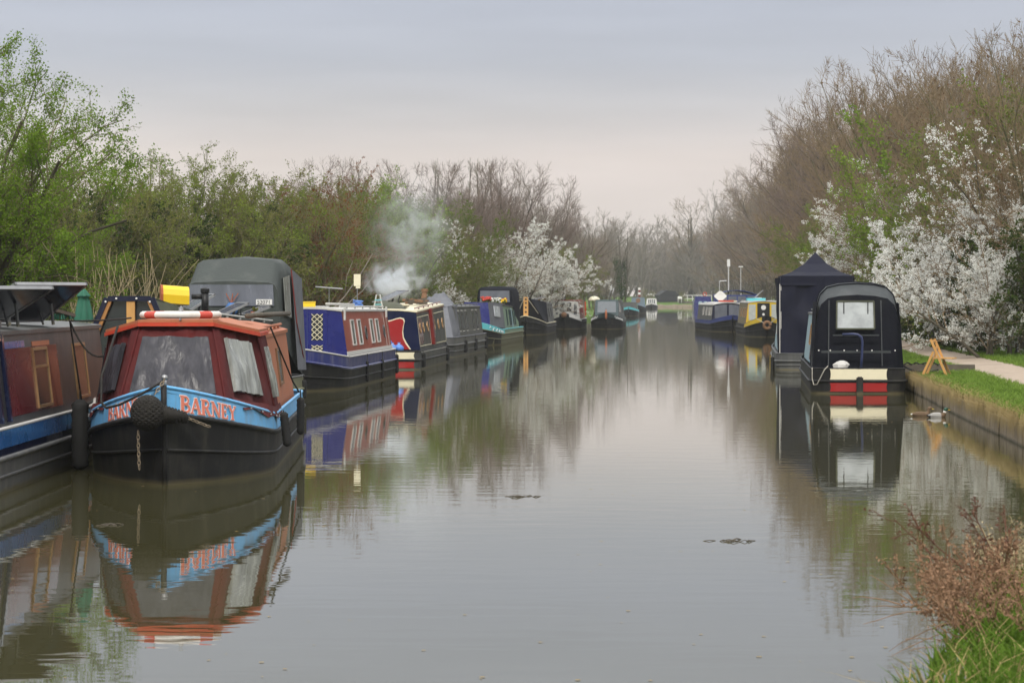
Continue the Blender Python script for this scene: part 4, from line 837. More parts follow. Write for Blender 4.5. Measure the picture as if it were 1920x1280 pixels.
# skirt lying over the side deck
for sg in (1, -1):
    rows = [[], []]
    for q in np.linspace(1.25, 4.2, 12): p = Vector(h.pt(q, 'top', sg, .02)); rows[0].append(p + Vector((0, 0, -.05 - .03 * math.sin(q * 7)))); rows[1].append(Vector((p.x * (.80 if q < 2 else .97), p.y, p.z + .09)))
    mb = MB(); mb.grid(rows if sg > 0 else [r[::-1] for r in rows]); mb.grid([r[::-1] for r in rows] if sg > 0 else rows); mb.build('canopy_skirt', ['canvas_maroon'], b, True)
RP = [(-.44, 1.52), (.44, 1.52), (.93, 2.45), (.93, 4.35), (-.93, 4.35), (-.93, 2.45)]
zroof = lambda x: zr - .13 * max(0, (abs(x) - .44) / .49)
def roofslab(k0, k1, f):
    m_ = MB(); P = [(-.44, 1.52), (.44, 1.52), (.93, 2.45), (.93, 4.35), (.44, 4.35), (-.44, 4.35), (-.93, 4.35), (-.93, 2.45)]; P = [(x * f, y + (.012 if f < 1 else 0)) for x, y in P]
    lo = [(x, y, zroof(x) + k0) for x, y in P]; hi = [(x, y, zroof(x) + k1) for x, y in P]; fs = [(0, 1, 4, 5), (1, 2, 3, 4), (7, 0, 5, 6)]
    m_.add(lo + hi, [tuple(i + 8 for i in q) for q in fs] + [q[::-1] for q in fs] + [(i, (i + 1) % 8, 8 + (i + 1) % 8, 8 + i) for i in range(8)]); return m_
roofslab(-.015, .028, 1.0).build('canopy_roof_edge', ['orange_red'], b); roofslab(.030, .062, .985).build('canopy_roof', ['orange'], b)
c = Cabin(b, 4.36, 10.4, .99, .86, .62, 1.62, camber=.14, side='orange', end='orange', roofm='orange', railm='orange', sheer=0)
c.window(7.2, 1.15, .9, .5, frame='rust', glass='glass_grey')
# bow fender: knotted rope ball and its chains
t = thing('bow_fender', 'big knotted black rope fender hung on the sky blue bow', 'fender', (BX - .16, BY - .17, .82), 0, 'boat fenders')
mb = MB(); pts = []
for i in range(900):
    q = i / 899 * 2 * math.pi; th, ph = 23 * q, 14 * q + .4; r = .165; pts.append((r * 1.05 * math.cos(th) * math.sin(ph), r * .82 * math.sin(th) * math.sin(ph), r * 1.1 * math.cos(ph)))
mb.tube(pts, .019, 5); mb.lathe([(.0, .17), (.09, .15), (.14, .08), (.15, -.03), (.10, -.14), (0, -.17)], 14); mb.build('rope_ball', ['rope_dark'], t, True)
mb = MB(); pts = []
for i in range(150):
    q = i / 149; a = q * 2 * math.pi * 9; r = .10 * (1 - .55 * q); pts.append((.12 + .30 * q, r * math.cos(a) + .04 + .14 * q, -.01 - .05 * q + r * math.sin(a)))
mb.tube(pts, .020, 5); mb.tube([(.1, 0, 0), (.42, .16, -.06)], [.09, .04], 8); mb.build('rope_tail', ['rope_dark'], t, True)
def chain(name, label, pts, parent=None, r=.016):
    mb = MB(); P = [Vector(p) for p in pts]; L = sum((P[i + 1] - P[i]).length for i in range(len(P) - 1)); n = max(3, int(L / .045))
    for i in range(n):
        s_ = (i + .5) / n * L
        for a_, b_ in zip(P[:-1], P[1:]):
            l = (b_ - a_).length
            if s_ <= l: break
            s_ -= l
        d = (b_ - a_).normalized(); p = a_ + d * s_; x = d.cross(Vector((.3, .8, .5))).normalized(); x = x if i % 2 else d.cross(x)
        mb.tube([p + (d * math.cos(q) * .034 + x * math.sin(q) * r) for q in np.linspace(0, 2 * math.pi, 9)], .0055, 4, caps=False)
    o = mb.build(name, ['chain'], parent); 
    if parent is None: tag(o, label, 'chain', 'bow chains')
    return o
chain('chain', '', [(.42, .15, -.06), (.55, .2, -.12), (.66, .28, -.17)], t); chain('chain', '', [(.08, 0, .2), (.15, .1, .32), (.17, .15, .36)], t); chain('chain', '', [(-.1, -.02, -.2), (-.1, 0, -.36), (-.09, 0, -.62)], t)
p = Vector((BX, BY, 0))
rope('mooring_rope', 'black rope dipping from the sky blue bow to the left', [p + Vector(q) for q in ((0, .05, 1.17), (-.25, .0, 1.02), (-.5, .05, .90), (-.66, .15, .86), (-.74, .3, .92), (-.78, .6, 1.2), (-.74, 1.6, 1.75))], .014)
fender('long rope fender at the right shoulder of the sky blue bow', p + Vector((1.08, 3.0, .72)), .42, .05, .02, .12)
fender('thin rope fender on the right side of the orange cabin', p + Vector((1.02, 6.5, .85)), .5, .05, .1, .0)
rope('mooring_rope', 'thin dark rope slanting down the right side of the orange cabin', [p + Vector((.86, 3.7, 1.72)), p + Vector((1.02, 5.2, 1.0)), p + Vector((1.0, 6.5, .82))], .012)
# lifebelt cushion roll on the canopy
t = thing('life_ring', 'red and white life ring lying flat on the orange canopy roof', 'life ring', (BX - .05, BY + 1.98, 1.885))
n, mN = 48, 10; segs = {}
for i in range(n):
    key = 'white' if (i % 12) >= 3 else 'red'; mb = segs.setdefault(key, MB()); ring = []
    for ii in (i, i + 1):
        a = 2 * math.pi * ii / n; ring.append([((.43 + .055 * math.cos(2 * math.pi * j / mN)) * math.cos(a + R(35)), (.43 + .055 * math.cos(2 * math.pi * j / mN)) * math.sin(a + R(35)), .045 * math.sin(2 * math.pi * j / mN)) for j in range(mN)])
    mb.grid(ring, closed=True)
pmat('ring_red', (.50, .07, .05), .6, .2, 6, dirt=((.5, .25, .2), .5, 6)); pmat('ring_white', (.66, .62, .57), .6, .1, 6, dirt=((.45, .38, .32), .5, 6))
segs['white'].build('float', ['ring_white'], t, True); segs['red'].build('band', ['ring_red'], t, True)
mb = MB(); mb.box((.05, -.38, .03), (.05, .05, .12)); mb.tube([(.05, -.38, .1), (.05, -.44, .02), (.05, -.46, -.06)], .012, 5); mb.build('headlamp', ['steel'], t)
rope('pole_bundle', 'dark boat pole with blue tip lying on the orange roof', [p + Vector((.55, 3.9, 1.86)), p + Vector((.62, 6.5, 1.86)), p + Vector((.66, 9, 1.86))], .035, 'wood_old', None)['category'] = 'pole'

# ---------------------------------------------------------------- 3. grey boat with pram hood and cratch
b = boat('narrowboat', 'grey narrowboat with green canvas pram hood and triangular cratch, behind the orange cabin', -6.15, 41.2, .10)
h = Hull(b, 12.3, near='bow', far='stern', zg=.60, zs=.36, stem=1.0, lower='green_hull', upper='green_hull', strake='green_hull', cap='slate', Lb=2.6)
c = Cabin(b, 3.6, 10.2, .94, .82, .60, 1.78, side='slate', end='slate', roofm='slate', sheer=-.2, railm='dusty_white')
c.panel('pale_panel', 8.9, 10.15, .64, 1.6, 'pale_blue'); c.port(9.5, 1.12, .17, frame='slate_dark'); c.coach(4.2, 8.7, .68, 1.55, 'dusty_white')
for y in (5.4, 6.9, 8.25): c.window(y, 1.15, .62, .62, frame='dusty_white', bars=(.68,))
# cratch: front board with two doors, canvas draped back to the cabin
fy = 2.0; tri = [(-.86, fy, .72), (.86, fy, .72), (.30, fy, 2.06), (-.30, fy, 2.06)]
ct = quadpatch('cratch_cover', [(.90, fy - .02, .70), (.93, 3.7, .62), (.82, 3.7, 1.80), (.33, fy - .02, 2.10)], 'canvas_olive', b, 8, wav=.05, seed=31)
quadpatch('cratch_cover', [(-.93, 3.7, .62), (-.90, fy - .02, .70), (-.33, fy - .02, 2.10), (-.82, 3.7, 1.80)], 'canvas_olive', b, 8, wav=.05, seed=32)
quadpatch('cratch_cover', [(-.33, fy - .02, 2.10), (.33, fy - .02, 2.10), (.82, 3.75, 1.81), (-.82, 3.75, 1.81)], 'canvas_olive', b, 8, wav=.03, seed=33)
mb = MB(); mb.slab([(x * .95, y + .05, z) for x, y, z in tri], (0, .02, 0)); mb.build('cratch_board', ['glass'], b)
mb = MB()
for a_, b_ in ((0, 3), (1, 2), (3, 2), (0, 1)): mb.bar(tri[a_], tri[b_], .06, .07, (0, 1, 0))
mb.build('cratch_frame', ['wood'], b); mb = MB(); mb.box((.02, fy - .01, 1.38), (.13, .05, 1.30)); mb.build('door_post', ['wood_pale'], b)
mb = MB(); mb.slab([(-.36, fy - .05, 2.03), (.36, fy - .05, 2.03), (.33, fy - .05, 2.11), (-.33, fy - .05, 2.11)], (0, .06, 0)); 
for sg in (1, -1): mb.bar((sg * .36, fy - .03, 2.08), (sg * .94, fy - .03, .72), .08, .05, (0, 1, 0))
mb.build('cover_hem', ['canvas_navy'], b)
mb = MB()
for x, z in ((-.2, 2.07), (.12, 2.07), (-.37, 2.02), (.33, 2.02)): mb.lathe([(0, .02), (.016, .012), (.016, 0)], 8, (x, fy - .06, z), M=Matrix.Rotation(R(90), 3, 'X'))
mb.build('press_studs', ['white'], b)['kind'] = 'stuff'
# pram hood
hd = [(9.9, .86, 1.45, 2.36), (10.0, .84, 1.44, 2.40), (10.45, .80, 1.40, 2.78), (11.4, .82, .9, 2.80), (12.0, .86, .66, 2.66), (12.1, .88, .62, 2.3)]
rows = []
for y, wv, zb, zt in hd:
    r = []
    for x, z in ((-1.06, 0), (-1.03, .4), (-1.0, .82), (-.94, .95), (-.8, 1.0), (0, 1.03), (.8, 1.0), (.94, .95), (1.0, .82), (1.03, .4), (1.06, 0)): r.append((x * wv, y, lerp(zb, zt, z)))
    rows.append(r)
mb = MB(); mb.grid(rows); mb.add(rows[0], [tuple(range(11))]); mb.add(rows[-1], [tuple(range(11))[::-1]]); o = mb.build('pram_hood', ['canvas_green'], b, True)
q = [(-.80, 9.87, 1.93), (.80, 9.87, 1.93), (.78, 9.87, 2.32), (-.78, 9.87, 2.32)]; w1 = quadpatch('hood_window', q, 'vinyl_hood', o, 6, wav=.012, seed=7, thick=.02)
mb = MB(); mb.box((.62, 9.845, 2.0), (.30, .006, .10)); pl = mb.build('number_plate', ['white'], b)
def digits(txt, root, x, y, z, hgt, mat, name='number'):
    cu = bpy.data.curves.new(name, 'FONT'); cu.body = txt; cu.size = hgt * 1.35; cu.extrude = .002; o_ = bpy.data.objects.new(name, cu); C.objects.link(o_); dg = bpy.context.evaluated_depsgraph_get(); me = bpy.data.meshes.new_from_object(o_.evaluated_get(dg)); bpy.data.objects.remove(o_)
    me.materials.clear(); me.materials.append(MAT(mat)); o2 = link(name, me, root); o2.location = (x, y, z); o2.rotation_euler = (R(90), 0, 0); return o2
digits('52071', pl, .49, 9.838, 1.965, .075, 'black')
quadpatch('hood_side_window', [(.88, 10.6, 1.75), (.88, 11.2, 1.7), (.835, 11.2, 2.5), (.835, 10.6, 2.45)], 'vinyl_lit', o, 6, off=(.012, 0, 0), wav=.015, seed=8)
quadpatch('hood_flap', [(.98, 11.3, .72), (1.0, 12.05, .70), (.92, 12.0, 2.45), (.86, 11.3, 2.6)], 'canvas_grey', o, 6, off=(.02, 0, 0), wav=.04, seed=9)
mb = MB(); mb.tube([(.87, 11.25, 2.62), (.97, 11.3, 1.6), (1.0, 11.9, .9)], .012, 5); mb.build('hood_zip', ['dark_red'], b)
wm = lambda x, y, z: Vector((-6.15 + .10 * y + x, 41.2 + y, z))
solar('solar_panel', 'small tilted solar panel left of the pram hood on the grey boat', wm(-.25, 8.0, 1.75), .9, .55, R(32), R(-70), .24)
solar('solar_panel', 'small tilted solar panel in front of the pram hood, nearer the water', wm(.30, 8.3, 1.72), .85, .5, R(24), R(-70), .16)
solar('solar_panel', 'rearmost small solar panel leaning before the pram hood window', wm(.55, 9.2, 1.70), .75, .45, R(20), R(-70), .14)
t = thing('yellow_tub', 'bright yellow plastic tub lying on the cratch cover', 'tub', wm(.28, 3.9, 2.0), R(12))
PR = [(-.14, .0), (.13, -.02), (.15, .02), (.14, .20), (.11, .26), (.04, .29), (-.06, .28), (-.13, .23), (-.16, .14)]
mb = MB(); mb.slab([(-.20, y, z) for y, z in PR], (.42, 0, -.03)); mb.build('body', ['plastic_yellow'], t); mb = MB(); mb.slab([(-.235, y * 1.03, z * 1.02) for y, z in PR], (.034, 0, 0)); mb.build('rim', ['terracotta'], t)
t = thing('stove_chimney', 'short black stovepipe with elbow beside the yellow tub', 'chimney', wm(.62, 4.6, 1.82)); mb = MB(); mb.tube([(0, 0, 0), (0, 0, .36)], .06, 10); mb.tube([(0, 0, .28), (-.22, 0, .28)], .045, 10); mb.build('pipe', ['black'], t, True); mb = MB(); mb.lathe([(.07, .34), (.075, .36), (.075, .41), (.03, .43), (0, .43)], 12); mb.build('cap', ['black'], t)
t = thing('flower_pot', 'terracotta pot with a small plant on the grey boat roof', 'flower pot', wm(.62, 8.9, 1.70)); mb = MB(); mb.lathe([(0, 0), (.05, 0), (.07, .10), (.08, .10), (.08, .13), (.06, .13), (.055, .1), (0, .1)], 12); mb.build('pot', ['terracotta'], t, True)
mb = MB(); rr = random.Random(3)
for i in range(26): a_ = rr.uniform(0, 6.28); mb.tube([(0, 0, .1), (.05 * math.cos(a_), .05 * math.sin(a_), .16 + rr.random() * .05)], [.006, .012], 4)
mb.build('plant', ['leaf_olive'], t)
t = thing('blue_jar', 'round blue glass jar inside the pram hood window', 'jar', wm(.02, 9.75, 1.74)); mb = MB(); mb.lathe([(0, 0), (.07, .01), (.12, .08), (.12, .16), (.07, .23), (.05, .25), (0, .25)], 14); mb.build('body', ['blue_stripe'], t, True)
for i, a_ in enumerate((-.2, .05, .25)): mb = MB(); mb.tube([(0, 0, .24), (a_ * .5, 0, .42)], .008, 4); mb.build('stalk', ['terracotta'], t)
fender('black fender at the stern of the pram-hood boat', wm(1.06, 11.4, .62), .35, .05, .1)
# ---------------------------------------------------------------- 4. royal blue boat
b = boat('narrowboat', 'royal blue narrowboat with lattice-windowed doors and faded red cabin side', -4.92, 61.0, .067)
h = Hull(b, 12.9, near='bow', far='stern', zg=.72, zs=.45, stem=.98, upper='blue_hullside', strake='blue_hullside', cap='dusty_white', Lb=2.7)
c = Cabin(b, 3.0, 12.3, .93, .78, .73, 1.80, side='brick_red', end='blue_paint', roofm='dusty_white', sheer=-.04, rail=True, railm='dusty_white')
c.panel('cabin_sill', 3.0, 12.3, .74, .83, 'dusty_white', o1=.02)
mb = MB(); mb.box((0, 2.985, 1.28), (.92, .03, 1.04)); dr = mb.build('doors', ['blue_paint'], b)
for x0, x1, z0, z1 in ((-.36, -.10, 1.10, 1.70), (.10, .36, 1.10, 1.70), (-.36, -.10, .83, .98), (.10, .36, .83, .98)):
    mb = MB(); endrect(mb, x0, x1, z0, z1, 2.966, .008); pn = mb.build('pane', ['glass'], dr); mb = MB(); n = 5 if z1 - z0 > .3 else 2; cw = (x1 - x0) / 2; ch = (z1 - z0) / n
    for i in range(-1, n + 1):
        for j in range(-1, 3):
            for sgn in (1, -1):
                ax, az = x0 + j * cw, z0 + i * ch; bx, bz = ax + cw, az + ch
                if sgn < 0: az, bz = bz, az
                if min(ax, bx) < x0 - 1e-6 or max(ax, bx) > x1 + 1e-6 or min(az, bz) < z0 - 1e-6 or max(az, bz) > z1 + 1e-6: continue
                for s2 in (0, .5): mb.bar((lerp(ax, bx, s2), 2.952, lerp(az, bz, s2)), (lerp(ax, bx, s2 + .5), 2.952, lerp(az, bz, s2 + .5)), .014, .01, (0, 1, 0))
    mb.build('lattice', ['cream'], dr)
mb = MB(); mb.box((0, 2.962, 1.28), (.014, .02, 1.0)); mb.build('door_seam', ['canvas_blue'], b)
for y in (4.6, 5.9, 8.4, 9.6): c.window(y, 1.26, .62, .62, frame='dusty_white', glass='glass_grey')
for y in (7.1, 11.0): c.port(y, 1.22, .17, frame='slate_dark')
mb = MB()
for y in (11.3, 11.9): c.rect(mb, y, y + .03, .84, 1.72, 1, -.002, .006)
mb.build('coach_line', ['dusty_white'], b); wb = lambda x, y, z: Vector((-4.92 + .067 * y + x, 61 + y, z))
for y in (3.05, 11.6): mb = MB(); mb.box((.86, y, 1.70), (.04, .10, .28)); mb.build('rail_bracket', ['dusty_white'], b)
for y, z in ((5.6, .74), (8.8, .72)): fender('thin black fender on the royal blue hull, %s of its two' % ('nearer' if y < 7 else 'farther'), wb(1.07, y, z), .5, .035, .18)
fender('black fender at the far end of the royal blue hull', wb(1.06, 12.2, .7), .5, .05, .12)
t = thing('yellow_box', 'flat yellow box on the royal blue boat roof', 'box', wb(-.15, 3.6, 1.85), R(4)); mb = MB(); mb.box((0, 0, .06), (.5, .3, .10)); mb.build('body', ['plastic_yellow'], t); mb = MB(); mb.box((0, 0, .125), (.52, .32, .025)); mb.build('lid', ['yellow'], t)
t = thing('aerial', 'white square aerial on a thin pole above the royal blue boat', 'aerial', wb(.35, 9.5, 1.8)); mb = MB(); mb.tube([(0, 0, 0), (0, 0, .62)], .012, 6); mb.build('pole', ['steel'], t); mb = MB(); mb.box((0, 0, .72), (.17, .07, .30)); mb.box((.02, 0, .55), (.11, .05, .08)); mb.build('panel', ['cream'], t)
t = thing('rope_coil', 'blue rope heaped at the foot of the aerial pole', 'rope', wb(.4, 9.2, 1.83)); mb = MB(); mb.tube([((.10 + .03 * math.sin(i * 1.7)) * math.cos(i * .5), (.10 + .03 * math.sin(i * 1.7)) * math.sin(i * .5), .02 + .0035 * i) for i in range(46)], .018, 5); mb.build('coil', ['bag_blue'], t, True)
rope('roof_pole', 'long pale pole lying along the royal blue boat roof', [wb(.3, 4, 1.93), wb(.35, 8.8, 1.9)], .03, 'dusty_white', None)['category'] = 'pole'
t = thing('tv_aerial', 'small silver television aerial standing behind the royal blue boat', 'aerial', wb(-.5, 10.5, 1.8)); mb = MB(); mb.tube([(0, 0, 0), (0, 0, .55)], .012, 5); mb.build('pole', ['steel'], t); mb = MB(); mb.tube([(-.35, 0, .55), (.35, 0, .5)], .018, 5)
for i in range(7): mb.tube([(-.3 + i * .1, -.12, .545 - i * .007), (-.3 + i * .1, .12, .545 - i * .007)], .006, 4)
mb.build('boom', ['steel'], t)
# ---------------------------------------------------------------- 5. boat with cream and red stern, smoking chimney
X5, Y5, S5 = -3.70, 79.6, .062
b = boat('narrowboat', 'narrowboat with cream and red stern bands, scalloped red doors and a smoking chimney', X5, Y5, S5)
h = Hull(b, 12.2, near='stern', far='bow', zg=.53, zs=.27, upper='slate_dark', lower='slate_dark', strake='black_hull', cap='black_hull', Ls=.6, stem=.95, low_strake=False)
h.stern_patch('cream_band', -.9, .9, .31, .50, 'cream'); h.stern_patch('red_band', -.9, .9, .05, .235, 'red', .012)
mb = MB(); mb.box((-.02, -.10, .12), (.10, .22, .5)); mb.build('rudder_post', ['black_hull'], b)
h.side_patch('white_line', .7, 11.5, 'strake', 'top', 1, 'dusty_white', .82, .92)
c = Cabin(b, 1.5, 10.6, .93, .80, .54, 1.68, side='slate_dark', end='navy_paint', roofm='cream', sheer=.18, railm='dark_red')
c.panel('red_edge', 1.5, 10.6, 1.60, 1.68, 'dark_red', o1=.02)
c.coach(1.6, 5.2, .64, 1.50, 'cream'); c.coach(6.0, 10.5, .64, 1.50, 'cream')
c.panel('red_panel', 1.62, 2.9, .70, 1.44, 'maroon_paint')
for y in (2.2, 3.2, 4.5, 6.8, 8.2, 9.6): c.port(y, 1.16, .155, frame='brass')
mb = MB(); c.rect(mb, 5.35, 5.85, .64, 1.66, 1, 0, .10); sd = mb.build('side_hatch', ['dark_red'], b); mb = MB(); c.rect(mb, 5.5, 5.7, .80, 1.45, 1, .10, .108); mb.build('hatch_panel', ['maroon_paint'], sd)
# scalloped red bulkhead panel with cream edge
def outline(k):
    R_ = [(-.62, .56), (-.62, 1.43), (-.5, 1.40), (-.30, 1.37), (-.10, 1.36), (.06, 1.38), (.20, 1.43), (.33, 1.46), (.42, 1.43), (.45, 1.36), (.42, 1.22), (.40, 1.05), (.42, .88), (.50, .72), (.62, .56)]
    return [(x * (1 + k * .06), z + k * .0 + (k * .035 if z > .6 else 0)) for x, z in R_]
mb = MB(); mb.slab([(x, 1.50, z) for x, z in outline(1)], (0, -.012, 0)); o = mb.build('scallop_edge', ['cream'], b); mb = MB(); mb.slab([(x, 1.488, z) for x, z in outline(0)], (0, -.012, 0)); mb.build('scallop_panel', ['red'], o)
w5 = lambda x, y, z: Vector((X5 + S5 * y + x, Y5 + y, z))
rr = random.Random(8)
for i in range(6):
    p = w5(-.15 + .17 * (i % 4), .75 + .18 * (i // 3), .50 + .16 * (i // 4)); t = thing('rubbish_bag', 'blue plastic bag in the heap on the cream and red stern', 'bag', p, rr.uniform(0, 6), 'blue bags on the stern deck')
    mb = MB(); prof = [(0, 0), (.10, .01), (.145, .07), (.14, .14), (.08, .20), (.025, .225), (.05, .27), (0, .26)]; rows = []
    for r_, z in prof: rows.append([(r_ * (1 + .22 * mnoise.noise(Vector((math.cos(a_) * 2 + i, math.sin(a_) * 2, z * 9)))) * math.cos(a_), r_ * (1 + .2 * mnoise.noise(Vector((math.cos(a_) * 3, math.sin(a_) * 3 + i, z * 8)))) * math.sin(a_), z) for a_ in np.linspace(0, 2 * math.pi, 15)[:-1]])
    mb.grid(rows, closed=True); mb.build('sack', ['bag_blue'], t, True); mb = MB(); mb.lathe([(.03, .215), (.034, .225), (.03, .235)], 8); mb.build('tie', ['white'], t)
t = thing('chimney', 'rusty leaning stove chimney giving off white smoke', 'chimney', w5(.35, 8.4, 1.84)); mb = MB(); mb.tube([(0, 0, 0), (.06, 0, .42)], .085, 12); mb.build('pipe', ['rust'], t, True); mb = MB(); mb.lathe([(.10, 0), (.11, .02), (.11, .10), (.09, .11)], 12, (.06, 0, .40)); mb.build('collar', ['rust'], t)
t = thing('log_pile', 'heap of split firewood beside the rusty chimney', 'firewood', w5(.3, 6.8, 1.86))
for i in range(26): x, y, z = rr.uniform(-.35, .35), rr.uniform(-.9, .9), rr.uniform(.03, .16); mb = MB(); a_ = rr.uniform(0, 3.1); d = Vector((math.cos(a_), math.sin(a_), rr.uniform(-.2, .2))) * .14; mb.bar(Vector((x, y, z)) - d, Vector((x, y, z)) + d, rr.uniform(.05, .09), rr.uniform(.04, .07)); mb.build('log', ['wood_old' if i % 3 else 'rust'], t)
t = solar('solar_panel', 'black solar panel propped up steeply on the cream boat roof', w5(-.35, 5.2, 1.82), 1.5, .9, R(24), R(-75), .28)
t = thing('plank', 'pale board lying on the cream boat roof', 'board', w5(.1, 4.2, 1.80), R(4)); mb = MB(); mb.box((0, 0, .05), (.35, 2.2, .04)); mb.build('board', ['cream'], t)
for y in (-.9, .9): mb = MB(); mb.box((0, y, .015), (.4, .06, .03)); mb.build('batten', ['wood_old'], t)
t = thing('tarpaulin_heap', 'crumpled green tarpaulin heap on the cream boat roof', 'tarpaulin', w5(-.15, 2.7, 1.76)); mb = MB(); mb.grid([[(x, y, .20 * max(0, 1 - (x / .55) ** 2) * max(0, 1 - (y / .75) ** 2) * (1 + .6 * mnoise.noise(Vector((x * 5, y * 5, 1))))) for x in np.linspace(-.55, .55, 12)] for y in np.linspace(-.75, .75, 14)]); mb.build('sheet', ['canvas_olive'], t, True)
t = thing('folding_steps', 'pale narrow folding step frame on the roof above the scalloped doors', 'steps', w5(-.35, 1.9, 1.74)); mb = MB(); mb.tube([(-.13, 0, 0), (-.05, 0, .42), (.05, 0, .42), (.13, 0, 0)], .022, 6); mb.build('frame', ['dusty_white'], t)
for z in (.13, .26): mb = MB(); mb.box((0, 0, z), (.2, .06, .02)); mb.build('tread', ['teal'], t)
for y, nm in ((.95, 'stern'), (9.2, 'far end')): fender('black fender at the %s of the boat with the smoking chimney' % nm, w5(1.06, y, .55), .42, .07, .08)

# ---------------------------------------------------------------- 6. grey sheeted boat
X6, Y6, S6 = -3.05, 95.6, .088
b = boat('narrowboat', 'plain grey narrowboat with sheeted stern and pale-edged windows', X6, Y6, S6)
h = Hull(b, 12.6, near='stern', far='stern', zg=.68, zs=.42, upper='grey_hull', lower='slate_dark', strake='slate', cap='canvas_grey', Ls=.9)
c = Cabin(b, 2.4, 11.4, .94, .80, .68, 1.74, side='slate', end='slate', roofm='slate', rail=True)
for y in (3.4, 4.6, 5.9, 8.3, 9.7): c.window(y, 1.24, .55, .62, frame='slate_dark', glass='glass_grey', fw=.05); c.panel('tape_strip', y - .24, y + .24, 1.58, 1.615, 'dusty_white', o1=.02); c.panel('tape_strip', y - .24, y + .24, .85, .88, 'dusty_white', o1=.02)
quadpatch('stern_sheet', [(.98, .45, .66), (.98, 2.9, .66), (.82, 2.9, 1.78), (.66, 1.5, 1.76)], 'canvas_grey', b, 9, wav=.10, seed=41)
quadpatch('stern_sheet', [(-.9, .35, .66), (.98, .45, .66), (.66, 1.5, 1.76), (-.66, 1.5, 1.76)], 'canvas_grey', b, 9, wav=.10, seed=42)
quadpatch('stern_sheet', [(-.66, 1.5, 1.76), (.66, 1.5, 1.76), (.82, 2.9, 1.81), (-.82, 2.9, 1.81)], 'canvas_grey', b, 9, wav=.04, seed=43)
w6 = lambda x, y, z: Vector((X6 + S6 * y + x, Y6 + y, z))
t = thing('tarpaulin_heap', 'dark grey sheeted heap on the plain grey boat roof', 'tarpaulin', w6(-.1, 5.6, 1.76)); mb = MB(); mb.grid([[(x, y, .42 * max(0, 1 - (x / .6) ** 2) * max(0, 1 - (y / 1.3) ** 2) * (1 + .8 * mnoise.noise(Vector((x * 4, y * 4, 5))))) for x in np.linspace(-.6, .6, 12)] for y in np.linspace(-1.3, 1.3, 16)]); mb.build('sheet', ['canvas_grey'], t, True)
for i, y in enumerate((3.6, 7.2, 11.2)): fender('black tyre-like fender on the grey boat, %s' % ('nearest', 'middle one', 'farthest')[i], w6(1.06, y, .68), .45, .08, .12)

# ---------------------------------------------------------------- 7. teal-banded green boat with hood and flowers
X7, Y7, S7 = -1.70, 118.6, .085
b = boat('narrowboat', 'weathered green narrowboat with bright teal bow band and a windowed rear hood', X7, Y7, S7)
h = Hull(b, 15, near='bow', far='stern', zg=.66, zs=.46, stem=1.06, upper='green_paint', lower='green_hull', strake='green_hull', cap='teal', Lb=3.0)
for sg in (1, -1): h.side_patch('teal_band', .02, 4.2, 'strake', 'top', sg, 'teal', 0.0, .99, .008, 16)
h.side_patch('black_bow', .03, 2.6, 'bottom', 'strake', 1, 'black_hull', .0, .97, .008, 14); h.side_patch('black_bow', .03, 2.6, 'bottom', 'strake', -1, 'black_hull', .0, .97, .008, 14)
def scribble(h_, u0, u1, mat, sg, par, name='name_script', n=34, amp=.32, seed=2):
    mb = MB(); pts = []; rr = random.Random(seed)
    for i in range(n): q = i / (n - 1); u = lerp(u0, u1, q); f = .5 + amp * math.sin(q * 38) * (.6 + .5 * rr.random()); a_, b_ = Vector(h_.pt(u, 'strake', sg, .014)), Vector(h_.pt(u, 'top', sg, .014)); pts.append(a_.lerp(b_, f))
    mb.tube(pts, .016, 4); return mb.build(name, [mat], par)
scribble(h, 1.0, 3.2, 'letter_white', 1, b)
c = Cabin(b, 5.2, 13.2, .93, .80, .66, 1.76, side='green_paint', end='blue_paint', roofm='slate', sheer=-.16, rail=False)
for nm, q, mt, sd in (('cratch_front', [(-.64, 1.5, .86), (.64, 1.5, .86), (.52, 1.65, 1.86), (-.52, 1.65, 1.86)], 'blue_paint', 1), ('cratch_cover', [(.64, 1.5, .86), (.96, 5.3, .66), (.82, 5.3, 1.80), (.52, 1.65, 1.86)], 'canvas_grey', 2), ('cratch_cover', [(-.96, 5.3, .66), (-.64, 1.5, .86), (-.52, 1.65, 1.86), (-.82, 5.3, 1.80)], 'canvas_grey', 3), ('cratch_cover', [(-.52, 1.65, 1.86), (.52, 1.65, 1.86), (.82, 5.3, 1.81), (-.82, 5.3, 1.81)], 'canvas_grey', 4)):
    o = quadpatch(nm, q, mt, b, 6, wav=.03, seed=90 + sd)
    if sd == 2: quadpatch('white_patch', sub(q, .35, .72, .42, .86), 'vinyl_pale', o, 4, thick=-.03)
for y in (7.1, 8.5, 9.2, 10.4, 11.3): c.window(y, 1.18, .4, .78, frame='dark_green', fw=.05)
c.panel('blue_flash', 9.5, 10.0, .7, 1.65, 'pale_blue', o1=.012)
hd = [(10.6, .80, 1.65, 2.42), (10.75, .80, 1.6, 2.52), (12.4, .84, .9, 2.56), (13.8, .88, .70, 2.48), (13.9, .88, .68, 2.2)]; rows = []
for y, wv, zb, zt in hd: rows.append([(x * wv, y, lerp(zb, zt, z)) for x, z in ((-1.04, 0), (-1.02, .5), (-.97, .9), (-.85, 1.0), (0, 1.02), (.85, 1.0), (.97, .9), (1.02, .5), (1.04, 0))])
mb = MB(); mb.grid(rows); mb.add(rows[0], [tuple(range(9))]); mb.add(rows[-1], [tuple(range(9))[::-1]]); o = mb.build('rear_hood', ['canvas_black'], b, True)
quadpatch('hood_window', [(-.70, 10.58, 1.85), (.70, 10.58, 1.85), (.68, 10.60, 2.38), (-.68, 10.60, 2.38)], 'vinyl_hood', o, 5, thick=.03); 
w7 = lambda x, y, z: Vector((X7 + S7 * y + x, Y7 + y, z))
